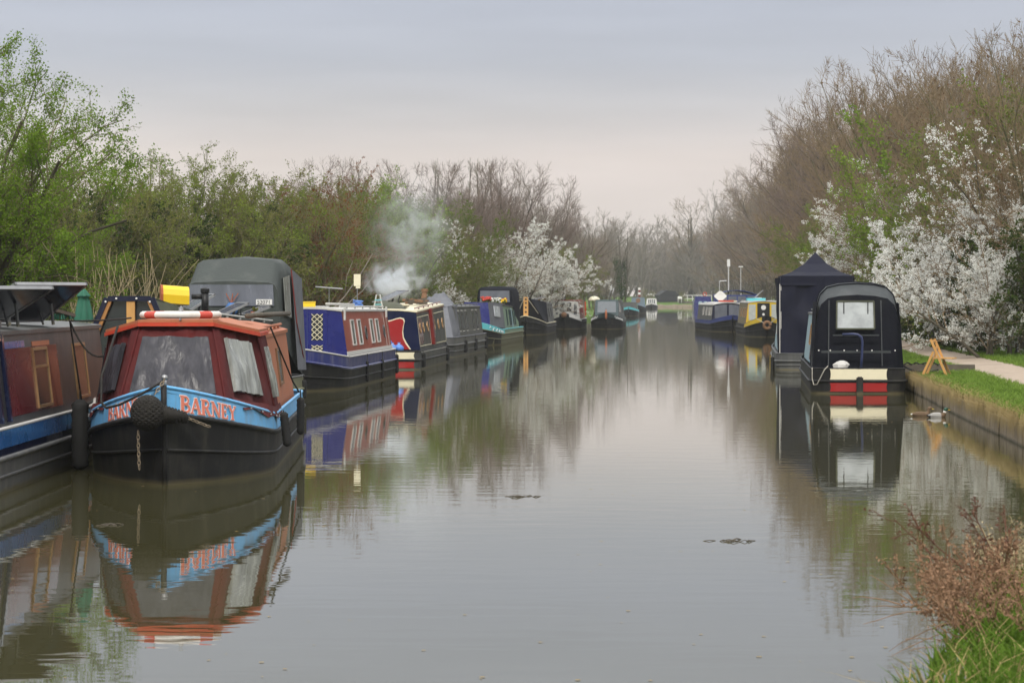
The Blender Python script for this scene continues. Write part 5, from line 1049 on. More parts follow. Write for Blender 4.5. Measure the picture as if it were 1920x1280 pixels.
pmat('petal_yellow', (.75, .5, .02), .6, .1, 5); pmat('petal_red', (.55, .06, .04), .6, .2, 5)
for k_, (x, y, mt, lb) in enumerate(((.2, 4.0, 'petal_red', 'red'), (.45, 6.0, 'blossom', 'white'), (.6, 7.0, 'petal_yellow', 'yellow'), (.5, 8.2, 'petal_red', 'far red'))):
    t = thing('flower_box', 'box of %s flowers on the teal-banded boat roof' % lb, 'flowers', w7(x, y, 1.80 - .02 * y)); mb = MB(); mb.hexa([(-.16, -.3, 0), (.16, -.3, 0), (.16, .3, 0), (-.16, .3, 0), (-.2, -.34, .14), (.2, -.34, .14), (.2, .34, .14), (-.2, .34, .14)]); mb.build('box', ['wood_old'], t)
    mb = MB(); m2 = MB(); rr = random.Random(k_)
    for i in range(34):
        x_, y_, z_ = rr.uniform(-.24, .24), rr.uniform(-.34, .34), rr.uniform(.18, .36); mb.lathe([(0, -.05), (.05, -.01), (.045, .03), (0, .04)], 6, (x_, y_, z_)); m2.tube([(x_ * .5, y_ * .6, .12), (x_, y_, z_ - .03)], [.02, .03], 4)
    mb.build('blooms', [mt], t)['kind'] = 'stuff'; m2.build('leaves', ['leaf_mid'], t)['kind'] = 'stuff'

# ---------------------------------------------------------------- 8. black tented boat with upright plank
X8, Y8, S8 = .72, 151.5, .066
b = boat('narrowboat', 'narrowboat with black tented bow cover and pale foredeck', X8, Y8, S8)
h = Hull(b, 14, near='bow', far='stern', zg=.62, zs=.42, stem=1.05, cap='cream', deckm='cream', deck_drop=.01)
c = Cabin(b, 6.6, 13, .93, .80, .62, 1.70, side='slate', end='slate', roofm='slate', rail=True)
for y in (8.2, 10.4): c.window(y, 1.2, .7, .5, frame='slate_dark')
for nm, q, sd in (('tent_cover', [(.93, 3.4, .64), (.93, 6.7, .64), (.80, 6.7, 1.76), (.16, 2.2, 2.0)], 1), ('tent_cover', [(-.93, 6.7, .64), (-.93, 3.4, .64), (-.16, 2.2, 2.0), (-.80, 6.7, 1.76)], 2), ('tent_cover', [(-.16, 2.2, 2.0), (.16, 2.2, 2.0), (.8, 6.7, 1.78), (-.8, 6.7, 1.78)], 3), ('tent_cover', [(-.93, 3.4, .64), (.93, 3.4, .64), (.16, 2.2, 2.0), (-.16, 2.2, 2.0)], 4)): quadpatch(nm, q, 'canvas_black', b, 6, wav=.05, seed=50 + sd)
w8 = lambda x, y, z: Vector((X8 + S8 * y + x, Y8 + y, z))
t = thing('gangplank', 'upright pale plank with dark slots standing on the tented bow', 'plank', w8(-.06, 1.55, .80)); mb = MB(); mb.box((0, 0, .62), (.26, .04, 1.30)); mb.build('board', ['wood_pale'], t)
for z in (.2, .45, .7, .95, 1.15): mb = MB(); mb.box((0, -.025, z), (.10, .012, .10)); mb.build('slot', ['black'], t)
for sg in (1, -1): rope('stay_rope', 'white stay line %s of the upright plank' % ('right' if sg > 0 else 'left'), [w8(-.06 + sg * .1, 1.5, 2.0), w8(sg * .8, 3.6, .75)], .02, 'rope_pale', 'plank stays')
rope('thin_mast', 'thin leaning mast above the tented boat', [w8(.1, 2.3, 1.9), w8(-.1, 2.4, 3.6)], .016, 'steel', None)['category'] = 'mast'
solar('solar_panel', 'white-framed flat solar panel on the tented boat roof', w8(.05, 8.6, 1.76), 1.4, 1.0, R(14), R(-80), .2)

# ---------------------------------------------------------------- 9. white-fronted red boat, 10. dark green hooded boat
X9, Y9, S9 = 3.35, 179, .06
b = boat('narrowboat', 'red-sided narrowboat with white cabin front and white bow flashes', X9, Y9, S9)
h = Hull(b, 14, near='bow', far='stern', zg=.62, zs=.42, stem=1.08, cap='white')
for sg in (1, -1): h.side_patch('white_flash', .35, 2.7, 'strake', 'top', sg, 'white', .25, .98, .01)
c = Cabin(b, 3.2, 13, .93, .80, .62, 1.82, side='brick_red', end='white', roofm='brick_red')
mb = MB(); mb.box((0, 3.18, 1.28), (.84, .04, 1.04)); dr = mb.build('doors', ['white'], b)
for x in (-.22, .22): mb = MB(); endrect(mb, x - .13, x + .13, 1.15, 1.7, 3.16, .012); mb.build('pane', ['glass'], dr)
for x in (-.62, .62): mb = MB(); endrect(mb, x - .1, x + .1, .95, 1.68, 3.2, .015); mb.build('front_window', ['glass_grey'], b)
for y in (5, 7, 9.5): c.window(y, 1.25, .8, .5, frame='dark_red')
for i in range(3): mb = MB(); mb.tube([(.97, 11.6 + i * .5, 1.75), (1.0, 11.7 + i * .5, .8)], .04, 5); mb.build('red_cord', ['orange_red'], b)
t = thing('cowl_fender', 'round brown rope fender on the white-flashed bow', 'fender', (X9, Y9 - .12, .92), 0, 'boat fenders'); mb = MB(); mb.lathe([(0, -.2), (.15, -.14), (.2, 0), (.15, .14), (0, .2)], 12); mb.build('ball', ['rust'], t, True); mb = MB(); mb.tube([(0, 0, .15), (0, .1, .25)], .03, 5); mb.build('loop', ['rope_dark'], t)
t = thing('black_chimney', 'stubby black chimney on the white-fronted boat', 'chimney', (X9 + .1, Y9 + 6, 1.85)); mb = MB(); mb.tube([(0, 0, 0), (0, 0, .5)], .13, 10); mb.build('pipe', ['black'], t); mb = MB(); mb.lathe([(.16, .46), (.17, .5), (.12, .58), (0, .6)], 10); mb.build('cap', ['black'], t)
rope('hanging_line', 'pale rope trailing in the water off the white-fronted boat', [(X9 + 1.1, Y9 + 3.4, .5), (X9 + 1.2, Y9 + 3.2, .2), (X9 + 1.16, Y9 + 3.0, -.1)], .03, 'rope_pale')
X10, Y10 = 6.05, 178.5
b = boat('narrowboat', 'dark green narrowboat with windowed bow hood and pale roof load', X10, Y10, .06)
h = Hull(b, 14, 2.1, near='bow', far='stern', zg=.66, zs=.44, stem=1.06, upper='dark_green', cap='dark_green')
for sg in (1, -1): scribble(h, .7, 2.2, 'letter_white', sg, b, seed=4 + sg)
c = Cabin(b, 5, 13.3, .95, .82, .66, 1.78, side='dark_green', end='dark_green', roofm='slate')
for y in (6.5, 8.5, 10.5): c.window(y, 1.25, .8, .5, frame='slate')
for nm, q, wi in (('bow_hood', [(-.78, 1.5, .78), (.78, 1.5, .78), (.72, 2.3, 1.9), (-.72, 2.3, 1.9)], (.1, .9, .25, .88)), ('hood_side', [(.78, 1.5, .78), (1.0, 5.0, .68), (.84, 5.0, 1.84), (.72, 2.3, 1.9)], (.15, .55, .3, .85)), ('hood_side', [(-1.0, 5.0, .68), (-.78, 1.5, .78), (-.72, 2.3, 1.9), (-.84, 5.0, 1.84)], (.5, .85, .3, .85)), ('hood_roof', [(-.72, 2.3, 1.9), (.72, 2.3, 1.9), (.84, 5.1, 1.86), (-.84, 5.1, 1.86)], None)):
    o = quadpatch(nm, q, 'dark_green', b, 6, wav=.02, seed=60)
    if wi: quadpatch('hood_window', sub(q, *wi), 'glass_grey', o, 4, thick=-.025)
t = thing('orange_fender', 'upright orange buoy fender on the dark green bow', 'fender', (X10, Y10 - .14, .75), 0, 'boat fenders'); mb = MB(); mb.lathe([(0, -.1), (.07, -.05), (.08, .2), (.06, .42), (.02, .5), (0, .52)], 10); mb.build('body', ['orange'], t, True); mb = MB(); mb.tube([(0, 0, .5), (0, .1, .58)], .02, 5); mb.build('loop', ['rope_dark'], t)
t = thing('canoe', 'pale upturned canoe on the dark green boat roof', 'canoe', (X10 - .55, Y10 + 7, 1.84), R(-4)); rows = []
for q in np.linspace(-1, 1, 13): wv = .38 * math.sqrt(max(0, 1 - q * q)) + .01; rows.append([(wv * math.cos(a_), q * 2.3, .30 * (1 - .25 * q * q) * math.sin(a_) * (.25 + .75 * math.sqrt(max(0, 1 - q * q)))) for a_ in np.linspace(0, math.pi, 9)])
mb = MB(); mb.grid(rows); mb.build('hull', ['cream'], t, True); mb = MB(); mb.tube([(0, -2.3, .02), (0, -1.2, .27), (0, 0, .305), (0, 1.2, .27), (0, 2.3, .02)], .02, 5); mb.build('keel', ['green_paint'], t, True)
for i, (x, y, l) in enumerate(((.35, 6, 1.1), (.6, 9, .9))): rope('roof_mast', 'thin %s mast on the dark green boat roof' % ('near', 'far')[i], [(X10 + x, Y10 + y, 1.8), (X10 + x + .25, Y10 + y, 1.8 + l)], .03, 'steel', None)['category'] = 'mast'

# ---------------------------------------------------------------- far left boats
def farboat(label, x, y, L, slope, near, upper, side, end, roofm, z1, B=2.08, cab=(1.4, None), lower='black_hull', stem=1.0):
    b = boat('narrowboat', label, x, y, slope); h = Hull(b, L, B, near=near, far='stern', upper=upper, lower=lower, stem=stem, cap=upper); c = Cabin(b, cab[0], cab[1] or L - 1.0, B * .45, B * .39, .60, z1, side=side, end=end, roofm=roofm, rail=False); return b, h, c
b, h, c = farboat('small bright teal hull half hidden behind the dark green boat', 12.6, 300, 9, .06, 'bow', 'teal', 'green_paint', 'slate', 'slate', 1.45, cab=(3.5, None))
b, h, c = farboat('blue-grey square-ended boat below the ivy-covered tree', 15.9, 350, 12, .05, 'bow', 'black_hull', 'steel_blue', 'steel_blue', 'slate', 2.0, cab=(3.0, None)); c.port(5, 1.3, .2, frame='steel'); mb = MB(); mb.lathe([(.3, 0), (.3, .05), (0, .06)], 14, (0, 2.99, 1.6), M=Matrix.Rotation(R(90), 3, 'X')); mb.build('round_plaque', ['rust'], b)
t = thing('striped_chimney', 'red and white banded chimney on the blue-grey boat', 'chimney', (16.3, 355, 2.05))
for i in range(4): mb = MB(); mb.tube([(0, 0, i * .3), (0, 0, i * .3 + .3)], .16, 10); mb.build('band', ['white' if i % 2 else 'dark_red'], t)
b, h, c = farboat('small white boat moored near the lock', 24.6, 488, 9, .04, 'bow', 'white', 'white', 'white', 'white', 1.75, cab=(1.6, None))
for x in (-.5, -.17, .17, .5): mb = MB(); endrect(mb, x - .1, x + .1, .9, 1.6, 1.6, .03); mb.build('front_window', ['glass_grey'], b)

# ---------------------------------------------------------------- right bank 1: canopied boat with cream and red stern
X1, Y1, S1 = 7.50, 60.0, .083
b = boat('narrowboat', 'near right narrowboat with dark rounded canopy, cream and red stern panel', X1, Y1, S1)
h = Hull(b, 13, 2.08, near='stern', far='bow', zg=.54, zs=.27, Ls=.55, stem=1.0, low_strake=False)
h.stern_patch('cream_band', -.62, .62, .305, .535, 'cream', .012); h.stern_patch('red_band', -.62, .62, .045, .235, 'red', .016)
mb = MB(); mb.box((.02, -.10, .16), (.14, .16, .38)); mb.tube([(.02, -.1, .34), (.02, -.1, .37)], .05, 8); mb.build('rudder_post', ['black_hull'], b)
pmat('tiller_blue', (.03, .04, .10), .4, .2, 5)
mb = MB(); mb.tube([(.05, .05, .5), (.07, .03, .8), (.08, 0, 1.12), (.06, 0, 1.22), (-.02, 0, 1.28), (-.12, .02, 1.29), (-.34, .12, 1.28)], .028, 8); mb.build('tiller', ['tiller_blue'], b, True)
c = Cabin(b, 3.1, 11.2, .93, .80, .55, 1.70, side='pale_blue', end='navy_paint', roofm='slate'); c.panel('red_panel', 3.2, 6, .62, 1.3, 'maroon_paint', sg=-1)
for y in (4.2, 6.8): c.window(y, 1.2, .8, .5, sg=-1)
hd = [(.30, .98, .54, 1.28, 1), (.38, .985, .54, 1.70, 1), (.50, .97, .54, 2.06, 1), (.62, .95, .54, 2.14, 1), (1.1, .95, .54, 2.38, 1), (1.9, .95, .54, 2.42, 1), (2.9, .95, .56, 2.38, 1), (3.2, .9, .6, 2.2, 1)]
CS = ((-1.03, 0), (-1.0, .25), (-.97, .5), (-.91, .74), (-.83, .87), (-.68, .95), (-.4, .985), (0, 1.0), (.4, .985), (.68, .95), (.83, .87), (.91, .74), (.97, .5), (1.0, .25), (1.03, 0)); rows = []
for y, wv, zb, zt, _ in hd: rows.append([(x * wv, y, lerp(zb, zt, z)) for x, z in CS])
nC = len(CS); mb = MB(); mb.grid(rows[3:]); mb.add(rows[-1], [tuple(range(nC))[::-1]]); rf = mb.build('canopy', ['canvas_top'], b, True)
# rear curtain: near-vertical wall closing the first hoop, draped to the deck
ar = rows[3]; mb = MB(); g = []
for q in np.linspace(0, 1, 12): g.append([(lerp(x * 1.0, x, q), .30 + .30 * (z - .54) / 1.6 + .05 * mnoise.noise(Vector((x * 4, z * 1.5, 2))) + .02 * mnoise.noise(Vector((x * 11, z * 4, 7))), lerp(.54, z, q)) for x, y, z in ar])
mb.grid(g); mb.grid([r[::-1] for r in [[(p[0], p[1] + .02, p[2]) for p in r] for r in g]]); cu = mb.build('rear_curtain', ['canvas_black'], b, True)
for sg in (1, -1): quadpatch('side_curtain', [(sg * .985, .30, .50), (sg * .985, 3.0, .52), (sg * .90, 3.0, 2.0), (sg * .90, .62, 1.95)] if sg > 0 else [(-.985, 3.0, .52), (-.985, .30, .50), (-.90, .62, 1.95), (-.90, 3.0, 2.0)], 'canvas_black', b, 14, wav=.05, seed=70 + sg)
pmat('clear_pane', (.34, .36, .36), .12, .42, 2.6, .15, 5, spec=.6)
def cy_(z): return .30 + .30 * (z - .54) / 1.6 - .03
wq = [(-.46, cy_(1.40), 1.40), (.36, cy_(1.40), 1.40), (.35, cy_(2.0), 2.0), (-.45, cy_(2.0), 2.0)]
wn_ = quadpatch('rear_window', wq, 'clear_pane', cu, 6, wav=.012, seed=75, thick=.02)
mb = MB()
for a_, b_ in zip(wq, wq[1:] + wq[:1]): mb.bar(Vector(a_) - Vector((0, .012, 0)), Vector(b_) - Vector((0, .012, 0)), .035, .012, (0, 1, 0))
mb.build('window_binding', ['canvas_olive'], cu)
for x, z0 in ((-.30, 1.72), (.22, 1.6)): mb = MB(); mb.box((x, cy_(1.85) - .018, (z0 + 1.98) / 2), (.022, .008, 1.98 - z0)); mb.build('strap', ['black'], cu)
mb = MB(); mb.box((-.04, cy_(1.2), 1.26), (1.0, .03, .03)); mb.box((-.04, cy_(.95), .90), (1.5, .03, .05)); mb.build('curtain_hem', ['canvas_top'], cu)
for x in (-.64, .52): mb = MB(); mb.bar((x, cy_(.6) + .0, .6), (x * .97, cy_(2.02), 2.02), .02, .012, (0, 1, 0)); mb.build('curtain_seam', ['canvas_top'], cu)
for y, zz in ((1.1, 2.385), (2.0, 2.42)): mb = MB(); mb.tube([(x * .955, y, lerp(.54, zz, z) + .008) for x, z in CS[3:-3]], .016, 5); mb.build('canopy_hoop', ['canvas_black'], b, True)
mb = MB()
for x in (-.85, -.6, -.3, -.02, .3, .8): mb.lathe([(0, .02), (.016, .012), (.016, 0)], 8, (x, cy_(.95) - .012, .93), M=Matrix.Rotation(R(90), 3, 'X'))
mb.build('press_studs', ['white'], cu)['kind'] = 'stuff'
w1_ = lambda x, y, z: Vector((X1 + S1 * y + x, Y1 + y, z))
t = thing('white_stone', 'lump of pale stone on the near right stern deck', 'stone', w1_(-.36, .16, .50)); mb = MB(); rows = []
for r_, z in ((0, 0), (.10, .01), (.15, .06), (.14, .13), (.09, .19), (.03, .215), (0, .215)): rows.append([(r_ * (1 + .8 * mnoise.noise(Vector((math.cos(a_) * 1.4 + 7, math.sin(a_) * 1.4, z * 9)))) * math.cos(a_), r_ * .8 * (1 + .3 * mnoise.noise(Vector((math.cos(a_) + 4, math.sin(a_), z * 6)))) * math.sin(a_), z) for a_ in np.linspace(0, 2 * math.pi, 13)[:-1]])
mb.grid(rows, closed=True); mb.build('stone', ['dusty_white'], t)
rope('mooring_rope', 'pale rope looping over the left corner of the cream and red panel', [w1_(-.66, .06, .60), w1_(-.74, .02, .52), w1_(-.82, .02, .36), w1_(-.90, .06, .20), w1_(-.97, .12, .19), w1_(-1.0, .2, .32), w1_(-1.0, .3, .56)], .012, 'rope_pale')
rope('mooring_rope', 'black mooring line from the right stern to the bank edge', sag(w1_(.95, .3, .62), (9.35, 60.9, .5), .1), .02)
rope('mooring_rope', 'second black mooring line low against the stone edge', sag(w1_(.98, .5, .6), (9.3, 59.4, .48), .12), .018)

# ---------------------------------------------------------------- right bank 2: gazebo boat
X2, Y2, S2 = 8.60, 79.5, .083
b = boat('narrowboat', 'pale teal-sided boat that carries the black gazebo, right bank', X2, Y2, S2)
h = Hull(b, 14, near='stern', far='bow', zg=.46, zs=.25, Ls=.6, lower='slate', upper='slate', cap='slate', strake='slate', deckm='slate')
c = Cabin(b, 3.6, 12.6, .93, .80, .48, 1.68, side='pale_blue', end='slate', roofm='slate')
for y in (5, 7.4, 9.6): c.window(y, 1.15, .8, .5, sg=-1, frame='dusty_white')
fender('black fender at the left stern corner of the gazebo boat', Vector((X2 - 1.05, Y2 + .9, .46)), .4, .06, .1)
pmat('gazebo_cloth', (.007, .008, .02), .62, .3, 2.5, .5, 5, spec=.18)
t = thing('gazebo', 'tall black pop-up gazebo with pointed roof and full side walls', 'gazebo', (8.86, 81.0, .42), -math.atan(S2)); GW, GD = 1.04, 1.2
mb = MB(); ev, pk = 2.24, 2.98; r0 = [(-GW, -GD), (GW, -GD), (GW, GD), (-GW, GD)]
rows = []
for q, z in ((0, ev + .02), (.35, ev + .16), (.7, ev + .40), (.93, pk - .08), (1, pk)):
    ring = []
    for i in range(4):
        a_, b_ = r0[i], r0[(i + 1) % 4]
        for s_ in (0, .5): x, y = lerp(a_[0], b_[0], s_), lerp(a_[1], b_[1], s_); dip = .03 * (1 if s_ else 0) * (1 - q); ring.append((x * (1 - q) * 1.02, y * (1 - q) * 1.02, z - dip))
    rows.append(ring)
mb.grid(rows, closed=True); mb.build('roof_cloth', ['gazebo_cloth'], t)
for i in range(4):
    a_, b_ = r0[i], r0[(i + 1) % 4]; n_ = Vector((b_[1] - a_[1], -(b_[0] - a_[0]), 0)).normalized()
    q = [Vector((*a_, ev - .24)) + n_ * .03, Vector((*b_, ev - .24)) + n_ * .03, Vector((*b_, ev + .04)) + n_ * .03, Vector((*a_, ev + .04)) + n_ * .03]; quadpatch('valance', q, 'gazebo_cloth', t, 8, wav=.015, seed=80 + i)
    if i != 2: quadpatch('side_wall', [Vector((*a_, .0)), Vector((*b_, .0)), Vector((*b_, ev - .02)), Vector((*a_, ev - .02))], 'gazebo_cloth', t, 18, wav=.15, seed=84 + i, m=18)
for x, y in r0: mb = MB(); mb.box((x * .985, y * .985, ev / 2), (.035, .035, ev)); mb.build('leg', ['dusty_white'], t)
mb = MB(); mb.box((-GW - .01, -GD - .02, ev / 2 - .1), (.025, .02, ev - .2)); mb.build('zip_edge', ['dusty_white'], t)

# ---------------------------------------------------------------- right bank 3: yellow bow, 4: blue windowed, 5: wide hooded, 6: far dark blue
X3, Y3 = 13.2, 143.6
b = boat('narrowboat', 'narrowboat with yellow bow flashes and yellow-framed black front door', X3, Y3, .035)
h = Hull(b, 13.5, near='bow', far='stern', zg=.64, zs=.44, stem=1.1, upper='black_hull', lower='black_hull')
for sg in (1, -1): h.side_patch('yellow_flash', .25, 2.8, 'strake', 'top', sg, 'yellow', .15, .98, .01, 12)
c = Cabin(b, 3.2, 12.6, .94, .80, .64, 1.80, side='ochre_side', end='yellow', roofm='dusty_white', camber=.09)
mb = MB(); endrect(mb, -.33, .33, .8, 1.76, 3.2, .02); dr = mb.build('front_door', ['black'], b)
for z, r_ in ((1.52, .13), (1.16, .07)): mb = MB(); mb.lathe([(r_, 0), (r_, .02), (0, .025)], 14, (0, 3.18, z), M=Matrix.Rotation(R(90), 3, 'X')); mb.build('white_disc', ['white'], dr)
for x0, x1 in ((-.78, -.42), (.42, .78)): mb = MB(); endrect(mb, x0, x1, .85, 1.68, 3.2, .016); mb.build('front_window', ['curtain'], b)
for y in (5, 7, 9.5): c.window(y, 1.25, .9, .5, sg=-1, frame='brass')
c.panel('orange_edge', 3.2, 3.5, .66, 1.75, 'orange', sg=-1)
t = thing('rope_fender', 'round brown rope fender on the yellow-flashed bow', 'fender', (X3, Y3 - .16, .62), 0, 'boat fenders'); M = Matrix.Rotation(R(90), 3, 'X'); mb = MB(); mb.tube([(.17 * math.cos(a_), 0, .17 * math.sin(a_)) for a_ in np.linspace(0, 2 * math.pi, 15)], .085, 8, caps=False); mb.build('ring', ['rust'], t, True)
for sg in (1, -1): mb = MB(); mb.tube([(sg * .15, 0, .1), (sg * .5, .5, .34)], .02, 5); mb.build('line', ['rope_pale'], t)
t = thing('blue_roof_box', 'flat bright blue box on the yellow-flashed boat roof', 'box', (X3 - .05, Y3 + 6, 1.86)); mb = MB(); mb.box((0, 0, .08), (1.0, .7, .16)); mb.build('body', ['teal'], t); mb = MB(); mb.box((.15, 0, .17), (.3, .5, .03)); mb.build('lid', ['white'], t)
rope('boat_hook', 'boat hook sloping up behind the blue roof box', [(X3 - .1, Y3 + 8, 1.9), (X3 + .55, Y3 + 8.2, 2.45)], .035, 'steel', None)['category'] = 'boat hook'
X4, Y4 = 13.1, 164.5
b = boat('canal_cruiser', 'navy canal boat with large arched front windows and grey roof', X4, Y4, -.02)
h = Hull(b, 14, 2.2, near='bow', far='stern', zg=.66, zs=.44, stem=1.0, upper='canvas_blue', cap='canvas_blue')
c = Cabin(b, 3.0, 13, 1.0, .88, .66, 1.62, side='slate', end='canvas_navy', roofm='dusty_white', camber=.15)
for x0, x1 in ((-.80, -.06), (.06, .80)): mb = MB(); mb.slab([(x0, 2.985, .80), (x1, 2.985, .80), (x1, 2.985, 1.66 if x1 < .5 else 1.54), (x0, 2.985, 1.54 if x0 < -.5 else 1.66)], (0, -.012, 0)); mb.build('front_window', ['vinyl_hood'], b)
for y in (4, 5.2, 7, 9): c.window(y, 1.2, .8, .5, sg=-1, frame='dusty_white')
t = thing('red_cushion', 'red cushion on the navy canal boat roof', 'cushion', (X4 - .1, Y4 + 4, 1.78)); mb = MB(); mb.box((0, 0, .05), (.9, .5, .09)); mb.build('pad', ['orange_red'], t); mb = MB(); mb.box((.55, 0, .04), (.25, .4, .06)); mb.build('strap', ['cream'], t)
t = thing('white_board', 'white diamond-shaped board standing on the navy boat roof', 'board', (X4 - .25, Y4 + 6.5, 1.77)); t.scale = (.6, .6, .6); mb = MB(); mb.slab([(0, 0, 0), (.16, 0, .10), (.62, 0, .52), (.64, 0, .66), (.14, 0, 1.12), (0, 0, 1.14), (-.14, 0, 1.12), (-.64, 0, .66), (-.62, 0, .52), (-.16, 0, .10)], (0, .03, 0)); mb.build('panel', ['white'], t); mb = MB(); mb.box((0, .12, .3), (.05, .2, .6)); mb.build('prop', ['steel'], t)
for i, z in enumerate((.78, .88)): mb = MB(); mb.box((0, -.006, z), (.34 - i * .2, .004, .03)); mb.build('faint_line', ['dusty_white'], t)
X5b, Y5b = 15.2, 187
b = boat('wide_boat', 'wide-beam boat with long royal blue arched hood behind the navy boat', X5b, Y5b, .06)
h = Hull(b, 16, 3.3, near='bow', far='stern', zg=.75, zs=.5, stem=1.1, upper='canvas_blue')
c = Cabin(b, 3, 15, 1.55, 1.45, .75, 2.22, side='canvas_blue', end='canvas_blue', roofm='canvas_blue', camber=.34, rail=False)
for x0, x1 in ((-1.25, -.65), (-.55, .0), (.1, .62), (.75, 1.25)): mb = MB(); endrect(mb, x0, x1, 1.55, 2.12, 3.0, .02); mb.build('hood_window', ['vinyl_hood'], b)
for i, (px, py, Y_) in enumerate(((1366, 493, 193), (1389, 500, 196), (1405 - 56, 527, 194))):
    q = at(px, py, Y_); t = thing('mast', ('tall white mast with a box aerial above the royal blue hood', 'thin mast with a small lamp head right of the box aerial', 'low bent mast left of the box aerial')[i], 'mast', (q.x, Y_, 2.3)); hh = q.z - 2.3
    mb = MB(); mb.tube([(0, 0, 0), (0, 0, hh)], (.05, .03, .025)[i], 6); mb.build('pole', ['dusty_white'], t); mb = MB()
    if i == 0: mb.box((0, 0, hh), (.2, .15, .5))
    elif i == 1: mb.box((0, 0, hh), (.3, .2, .08))
    else: mb.tube([(0, 0, hh), (.5, 0, hh + .03)], .03, 5)
    mb.build('head', ['white'], t)
b = boat('wide_boat', 'dark blue barge moored far off beside the lock approach', 31.2, 452, .05)
h = Hull(b, 18, 3.2, near='stern', far='bow', zg=1.3, zs=.55, Ls=1.0, lower='blue_paint', upper='blue_paint', strake='canvas_blue', cap='canvas_blue', stem=1.8)
c = Cabin(b, 4, 15, 1.4, 1.25, 1.3, 2.1, side='blue_paint', end='blue_paint', roofm='canvas_blue', rail=False)
for x in (-.5, .3): mb = MB(); mb.lathe([(.35, 0), (.35, .04), (0, .05)], 12, (x, h.stern_y(x, .03), 1.0), M=Matrix.Rotation(R(90), 3, 'X')); mb.build('crest', ['pale_blue'], b)
# ================================================================== THINGS ON THE BANKS AND ON THE WATER
# folding wooden chair frame on the verge
q = onz(1752, 701, .46)
t = thing('folding_stand', 'folding wooden A-shaped stand on the grass beside the towpath', 'stand', q, R(-20))
for (a_, b_) in (((-.20, 0, 0), (.02, 0, .48)), ((.30, 0, -.03), (-.04, 0, .74))):
    for y in (-.2, .2): mb = MB(); mb.bar(Vector(a_) + Vector((0, y, 0)), Vector(b_) + Vector((0, y, 0)), .05, .03, (0, 1, 0)); mb.build('leg', ['wood_pale'], t)
mb = MB(); mb.box((.22, 0, .34), (.44, .38, .025)); mb.build('seat', ['wood_pale'], t)
for z, x in ((.70, -.02), (.56, .03)): mb = MB(); mb.box((x, 0, z), (.03, .40, .05)); mb.build('rail', ['wood_pale'], t)
t = thing('timber_baulk', 'dark timber baulk tangled with rope on the bank by the stern', 'timber', (9.15, 61.2, .43), R(-8)); mb = MB(); mb.box((.1, 0, .09), (1.9, .22, .17)); mb.build('beam', ['wood_old'], t); mb = MB(); mb.tube([(-.6 + .03 * i, .14 * math.sin(i * 1.3), .19 + .02 * math.cos(i)) for i in range(36)], .018, 5); mb.build('rope', ['rope_dark'], t, True)
# mallards
def duck(name, label, p, rz, cols):
    t = thing(name, label, 'duck', p, rz, None); t.scale = (.82, .82, .82); P = [(-.235, .06, .004), (-.20, .055, .022), (-.15, .045, .055), (-.08, .04, .088), (.0, .035, .098), (.07, .035, .092), (.12, .045, .072), (.15, .075, .050), (.163, .11, .036), (.17, .145, .034), (.180, .172, .040), (.200, .186, .041), (.222, .184, .032), (.238, .176, .017)]
    rows = []; n = 14; pts = [Vector((x, 0, z)) for x, z, r in P]
    for i, (x, z, r) in enumerate(P):
        d = (pts[min(i + 1, len(P) - 1)] - pts[max(0, i - 1)]).normalized(); s_ = Vector((0, 1, 0)); u_ = s_.cross(d) * -1; rows.append([pts[i] + s_ * (math.cos(a_) * r) + u_ * (math.sin(a_) * r * (.85 if i < 7 else 1)) for a_ in np.linspace(0, 2 * math.pi, n + 1)[:-1]])
    mb = MB()
    for i in range(len(rows) - 1): mb.grid([rows[i], rows[i + 1]], cols[i], closed=True)
    o = mb.build('body', ['duck_grey', 'duck_brown', 'duck_head', 'duck_white', 'black'], t, True)
    mb = MB(); mb.hexa([(.23, -.014, .166), (.285, -.012, .160), (.285, .012, .160), (.23, .014, .166), (.23, -.010, .182), (.283, -.008, .168), (.283, .008, .168), (.23, .010, .182)]); mb.build('bill', ['yellow'], t)
    for sg in (1, -1):
        mb = MB(); mb.grid([[(x, sg * (w_ + .004), z) for x, z, w_ in r] for r in (((-.2, .07, .03), (-.1, .10, .075), (.0, .10, .085), (.07, .085, .078)), ((-.2, .05, .035), (-.1, .05, .090), (.0, .045, .10), (.07, .045, .09)))] if sg < 0 else [[(x, sg * (w_ + .004), z) for x, z, w_ in r][::-1] for r in (((-.2, .07, .03), (-.1, .10, .075), (.0, .10, .085), (.07, .085, .078)), ((-.2, .05, .035), (-.1, .05, .090), (.0, .045, .10), (.07, .045, .09)))]); mb.build('wing', ['duck_grey' if cols[3] == 0 else 'duck_brown'], t, True)
    return t
pmat('duck_grey', (.34, .33, .31), .8, .15, 30); pmat('duck_brown', (.13, .085, .05), .85, .4, 40); pmat('duck_head', (.01, .06, .03), .3, .3, 20); pmat('duck_white', (.66, .64, .6), .7, .1, 20)
q = onz(1757, 782); duck('mallard_drake', 'mallard drake with dark green head swimming beside the stone edge', (q.x, q.y, -.01), R(6), [4, 4, 0, 0, 0, 1, 1, 1, 3, 2, 2, 2, 2])
q = onz(1727, 780); duck('mallard_duck', 'brown female mallard swimming just behind the drake', (q.x, q.y, -.01), R(8), [3, 1, 1, 1, 1, 1, 1, 1, 1, 1, 1, 1, 1])
